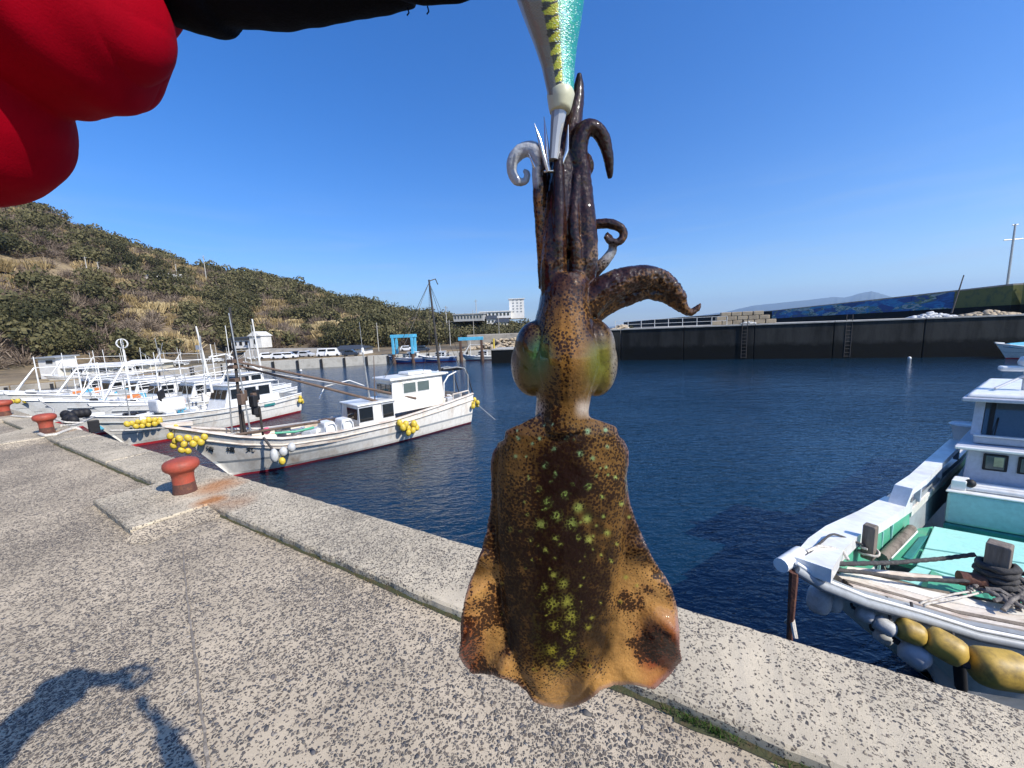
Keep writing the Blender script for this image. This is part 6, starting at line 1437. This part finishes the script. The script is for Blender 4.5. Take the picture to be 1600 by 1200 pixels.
# lure with its hooks
LC = [(866, -128, 10), (864, -118, 26), (862, -95, 40), (861, -60, 51), (860, -25, 54), (860, 0, 53), (864, 35, 44), (868, 70, 34), (872, 105, 26), (876, 148, 20.5)]
NU, NVV = 128, 300; vs = np.linspace(-128, 148, NVV); cu = np.interp(vs, [p[1] for p in LC], [p[0] for p in LC]); cr = np.interp(vs, [p[1] for p in LC], [p[2] for p in LC])
for _ in range(12): cr[1:-1] = (cr[:-2] + 2 * cr[1:-1] + cr[2:]) / 4
LV, LCc = [], []
r_ = np.random.default_rng(5)
for j, v in enumerate(vs):
    for i in range(NU):
        a = 2 * math.pi * i / NU; x = math.cos(a); y = math.sin(a); u = cu[j] + cr[j] * x
        LV.append(ptz(u, v, (y * cr[j] * .72 - 26) * KS))
        e = x * .98 + .02 * nz(v * .1, i)                    # -1 left .. +1 right
        if y > .1: col = (.25, .24, .17) if e < 0 else (.02, .28, .22)
        elif e < -.28:
            g = .19 + .04 * math.sin(i * 2.1) * math.sin(v * 1.3) + r_.normal(0, .012); col = (g * 1.05, g, g * .72)
            if e < -.85: col = (.3, .29, .22)
        elif e < .20:
            s = math.sin(v * .30 + e * 6 + .8 * nz(v * .05, 2)); k_ = 1 if (s > .25 and e < .0) or s > .85 else 0
            col = (.02, .022, .012) if k_ else (.42, .43, .02); col = tuple(q * r_.uniform(.75, 1.15) for q in col)
            if e < -.12 and s > -.35: col = (.03, .035, .02)
        elif e < .46:
            t_ = (e - .20) / .26; col = (.10 * (1 - t_) + .12, .42 + .05 * t_, .30 + .12 * t_); col = tuple(q * r_.uniform(.55, 1.25) for q in col)
        else: col = (.012, .30, .235); col = tuple(q * r_.uniform(.6, 1.2) for q in col)
        if e > .0 and y < .1 and r_.random() < .10 * math.exp(-((e - .4) / .25) ** 2) + .03: col = (.8, .95, .9)
        LCc.append(col)
LV = np.array(LV); idx = np.arange(NVV * NU).reshape(NVV, NU); F = np.stack([idx[:-1], np.roll(idx, -1, 1)[:-1], np.roll(idx, -1, 1)[1:], idx[1:]], -1).reshape(-1, 4)
lb = sp(864, 20); ml, nt, b = newmat('lure_foil'); at = nt.nodes.new('ShaderNodeAttribute'); at.attribute_name = 'foil'; nt.links.new(at.outputs['Color'], b.inputs['Base Color'])
b.inputs['Roughness'].default_value = .32; b.inputs['Metallic'].default_value = .15; b.inputs['Coat Weight'].default_value = .5
vb = N(nt, 'ShaderNodeTexVoronoi', Scale=1300.0); nt.links.new(coords(nt), vb.inputs['Vector']); bump(nt, b, vb.outputs['Distance'], .5, .0006)
lure = thing('fishing_lure', 'green and yellow striped squid lure with pale collar above the squid', 'lure', lb)
lo = np_obj('lure_body', LV - np.array(lb), F, ml, lure, True); setattr_(lo.data, 'foil', np.array(LCc), 'FLOAT_COLOR')
M_collar = mat('pale_plastic_collar', (.52, .52, .36), .45, amt=.1)
def pt(u, v, dy=-24): return sp(u, v, dy) - lb
mb = MB(); mb.tube([pt(876, 144), pt(876, 149), pt(875.5, 160), pt(875, 170), pt(875, 175), pt(875, 177)], [KS * 19, KS * 21, KS * 19, KS * 17, KS * 15.5, KS * 11], 28, True, .9); mb.build('tail_collar', M_collar, lure, 50)
M_clear = mat('clear_hook_shaft', (.35, .36, .36), .08, amt=.1, coat=1, spec=.8); M_steel = mat('hook_steel', (.62, .62, .60), .18, .9, amt=.05)
mb = MB(); mb.tube([pt(873, 176), pt(871, 190), pt(868, 215), pt(865, 250)], [KS * 11, KS * 10, KS * 8, KS * 7], 10); mb.build('hook_shaft', M_clear, lure, 30)
for (u0, v0, u1, v1, u2, v2, dy) in [(856, 262, 845, 225, 835, 193, -30), (858, 262, 854, 225, 850, 182, -22), (874, 262, 886, 235, 888, 195, -20), (848, 262, 836, 262, 826, 240, -14)]:
    mb = MB(); mb.tube([pt(865, 268, -24), pt(u0, v0 + 6, dy), pt(u1, v1, dy), pt(u2, v2, dy)], [KS * 2, KS * 2.6, KS * 3.0, KS * .5], 8); mb.build('hook', M_steel, lure, 60)
mb = MB(); mb.tube([pt(866, -126), pt(866, -145), pt(868, -170)], [KS * 3, KS * 2, KS * 2], 8); mb.build('line_eye', M_steel, lure, 60)

# ------------------------------------------------------------------ the person holding it: outstretched left arm, body behind the camera
person = thing('person', 'person in a puffy red jacket and black glove reaching in from the upper left', 'person', (-.22, -.5, 0))
def remesh(name, mb, mt, vox, it=6, parent=person, disp=None):
    me = bpy.data.meshes.new(name); me.from_pydata(mb.v, [], mb.f); o = bpy.data.objects.new(name, me); COL.objects.link(o)
    r = o.modifiers.new('r', 'REMESH'); r.mode = 'VOXEL'; r.voxel_size = vox; r.use_smooth_shade = True
    s = o.modifiers.new('s', 'SMOOTH'); s.factor = .6; s.iterations = it
    bpy.context.view_layer.update(); me2 = bpy.data.meshes.new_from_object(o.evaluated_get(bpy.context.evaluated_depsgraph_get())); bpy.data.objects.remove(o)
    inv = parent.matrix_basis.inverted()
    n_ = len(me2.vertices); co_ = np.empty(n_ * 3, np.float32); no_ = np.empty(n_ * 3, np.float32)
    me2.vertices.foreach_get('co', co_); me2.vertex_normals.foreach_get('vector', no_); co_ = co_.reshape(-1, 3); no_ = no_.reshape(-1, 3)
    if disp: co_ = co_ + no_ * np.array([disp(Vector(c)) for c in co_.tolist()], np.float32)[:, None]
    iv = np.array(inv); co_ = co_ @ iv[:3, :3].T + iv[:3, 3]; me2.vertices.foreach_set('co', co_.astype(np.float32).ravel()); me2.update()
    me2.materials.clear(); me2.materials.append(mt); me2.name = name; me2.polygons.foreach_set('use_smooth', [True] * len(me2.polygons))
    q = bpy.data.objects.new(name, me2); COL.objects.link(q); q.parent = parent; return q
D1 = .30
s1 = pd(84, 4, D1); s2 = pd(-98, 160, D1); s3 = Vector((-.50, .12, 1.66))
elb = Vector((-.50, -.02, 1.60)); shl = Vector((-.30, -.36, 1.43))
wr = pd(330, -36, .335)
mb = MB()
mb.ball(s1, .079, 32, 22, (1, .92, 1)); mb.ball(pd(120, -70, D1 + .02), .07, 28, 18); mb.ball(s2, .078, 32, 22, (1, .95, 1)); mb.ball(pd(-40, 30, D1 + .03), .058, 28, 18)
mb.ball(pd(-230, 190, .29), .072, 24, 16); mb.tube([pd(-230, 190, .29), elb, shl], [.076, .085, .09], 16)
mb.tube([pd(120, -70, .32), pd(170, -55, .325), pd(215, -50, .335), pd(221, -50, .335)], [.066, .058, .048, .040], 28)
def folds(c):
    p = c * 1.0
    d = c - s1; a = d.x * .97 - d.z * .22; w = 1 - abs(math.sin(38 * a + 2.2 * nz(c.x * 8, c.y * 8, c.z * 3))) ** .6
    b_ = d.x * .5 + d.z * .87; w2 = 1 - abs(math.sin(24 * b_ + 3.5 * nz(c.x * 10, c.y * 10, c.z * 10 + 7))) ** .35
    pl = math.sin(150 * (d.x + .25 * d.z) + 2.5 * nz(c.x * 7, c.y * 7, c.z * 7)) * (.5 + .5 * nz(c.x * 8 + 3, c.y * 8, c.z * 5))
    return .0020 * pl - .009 * max(w, 0) * max(0, .3 + 1.3 * nz(c.x * 9, c.y * 9, c.z * 6)) - .004 * w2 * max(0, nz(c.x * 6, c.y * 6, c.z * 6 + 3) + .15) + .006 * nz(c.x * 11, c.y * 11, c.z * 5)
remesh('jacket_sleeve', mb, M_jacket, .0024, 12, disp=folds)
# glove cuff, forearm and gloved hand, one surface, five fingers closing on the line above the lure
mb = MB(); k = .335
def hp(u, v, d=0): return pd(u, v, k + d)
def ht(P, n=16): mb.tube([hp(u, v, d) for u, v, d, r in P], [r * k / FPX for u, v, d, r in P], n)
ht([(240, -42, 0, 62), (280, -42, 0, 72), (316, -40, 0, 77), (332, -40, 0, 74), (335, -40, 0, 62)], 28)
ht([(320, -34, 0, 60), (360, -34, 0, 60), (420, -36, 0, 64), (480, -42, 0, 62), (540, -48, 0, 58), (600, -52, 0, 54), (640, -54, 0, 48)], 28)
mb.ball(hp(560, -46, 0), 54 * k / FPX, 24, 16, (1.4, .7, 1)); 
FING = [[(600, -40, -.012, 24), (660, -24, -.016, 23), (715, -22, -.018, 20), (770, -40, -.016, 18), (820, -75, -.010, 17), (850, -110, -.004, 14), (858, -125, 0, 8)],
        [(600, -60, -.028, 24), (665, -62, -.034, 23), (730, -70, -.034, 20), (790, -95, -.026, 18), (835, -130, -.014, 16), (856, -150, -.006, 12)],
        [(600, -85, -.020, 22), (660, -100, -.026, 21), (720, -115, -.028, 19), (770, -140, -.022, 17), (790, -175, -.008, 14), (770, -190, .004, 10)],
        [(590, -100, -.004, 20), (640, -125, -.006, 19), (690, -145, -.006, 17), (720, -175, .0, 14), (705, -200, .010, 10)],
        [(520, -40, .020, 28), (590, -50, .034, 25), (660, -60, .036, 23), (730, -72, .030, 20), (800, -100, .016, 18), (852, -138, .006, 13)]]
for f in FING: ht(f, 14)
remesh('gloved_hand', mb, M_glove, .0022, 4, disp=lambda c: .0009 * nz(c.x * 60, c.y * 60, c.z * 60))
for (u, v) in [(637, 12), (668, 10)]:
    mb = MB(); mb.tube([hp(u, v, -.014), hp(u + 2, v + 8, -.014), hp(u - 1, v + 12, -.014)], .0006, 5); mb.build('loose_thread', M_glove, person, world=True)
# torso, head, legs and the right arm with the phone, all behind or beside the lens
mb = MB()
mb.tube([(-.08, -.50, .86), (-.08, -.50, 1.05), (-.08, -.49, 1.25), (-.08, -.48, 1.40), (-.08, -.47, 1.46)], [.19, .20, .21, .19, .12], 22, True, .75)
mb.ball((-.27, -.46, 1.40), .11, 18, 12); mb.ball((.11, -.46, 1.40), .11, 18, 12)
mb.tube([(-.27, -.45, 1.40), shl, elb], [.10, .095, .085], 16)
mb.tube([(.12, -.45, 1.40), (.24, -.34, 1.20), (.20, -.18, 1.36), (.17, -.12, 1.44)], [.095, .08, .065, .055], 16)
remesh('jacket', mb, M_jacket, .012, 4, disp=lambda c: .006 * nz(c.x * 10, c.y * 10, c.z * 14))
mb = MB()
mb.tube([(-.08, -.49, 1.42), (-.08, -.47, 1.52)], [.06, .055], 14); mb.ball((-.08, -.45, 1.62), .1, 22, 16, (.78, .95, 1.15)); mb.ball((-.08, -.345, 1.60), .018, 10, 8, (.8, 1.1, 1.4))
for s in (-1, 1): mb.ball((-.08 + s * .08, -.45, 1.61), .025, 10, 8, (.4, .8, 1.2))
mb.ball((-.08, -.365, 1.565), .016, 10, 6, (1.8, .6, .4))
mb.tube([(.17, -.13, 1.44), (.155, -.07, 1.52)], [.03, .028], 14); mb.ball((.15, -.045, 1.545), .04, 14, 10, (.7, .5, 1.1))
for i in range(4): mb.tube([(.15, -.045, 1.525 + i * .018), (.165, -.02, 1.52 + i * .018), (.14, .004, 1.52 + i * .018)], [.010, .009, .007], 10)
mb.tube([(.13, -.055, 1.57), (.10, -.04, 1.585)], [.011, .009], 10)
mb.tube([(-.17, -.5, .9), (-.18, -.47, .5), (-.18, -.5, .1)], [.09, .06, .045], 14); mb.tube([(.01, -.5, .9), (.02, -.47, .5), (.02, -.5, .1)], [.09, .06, .045], 14); mb.tube([(-.17, -.5, .88), (.01, -.5, .88)], .1, 12)
remesh('body', mb, M_skin, .006, 2)
mb = MB(); mb.ball((-.08, -.47, 1.65), .108, 20, 14, (.82, .95, 1.0)); mb.build('hair', M_hair, person, 60, world=True)
mb = MB()
for x in (-.18, .02): mb.tube([(x, -.5, .95), (x, -.47, .5), (x, -.5, .06)], [.115, .09, .075], 18)
mb.tube([(-.2, -.5, .92), (.04, -.5, .92)], .125, 16)
remesh('trousers', mb, M_trouser, .012, 3)
for x in (-.18, .02): mb = MB(); mb.ball((x, -.45, .045), .05, 16, 10, (1, 2.7, .95)); mb.build('shoe', M_dark, person, 60, world=True)
mb = MB(); mb.box((.055, -.012, 1.568), (.16, .008, .078)); tag(mb.build('smartphone', M_phone, bevel=.004), 'dark smartphone held sideways at the point the picture was taken from', 'phone')
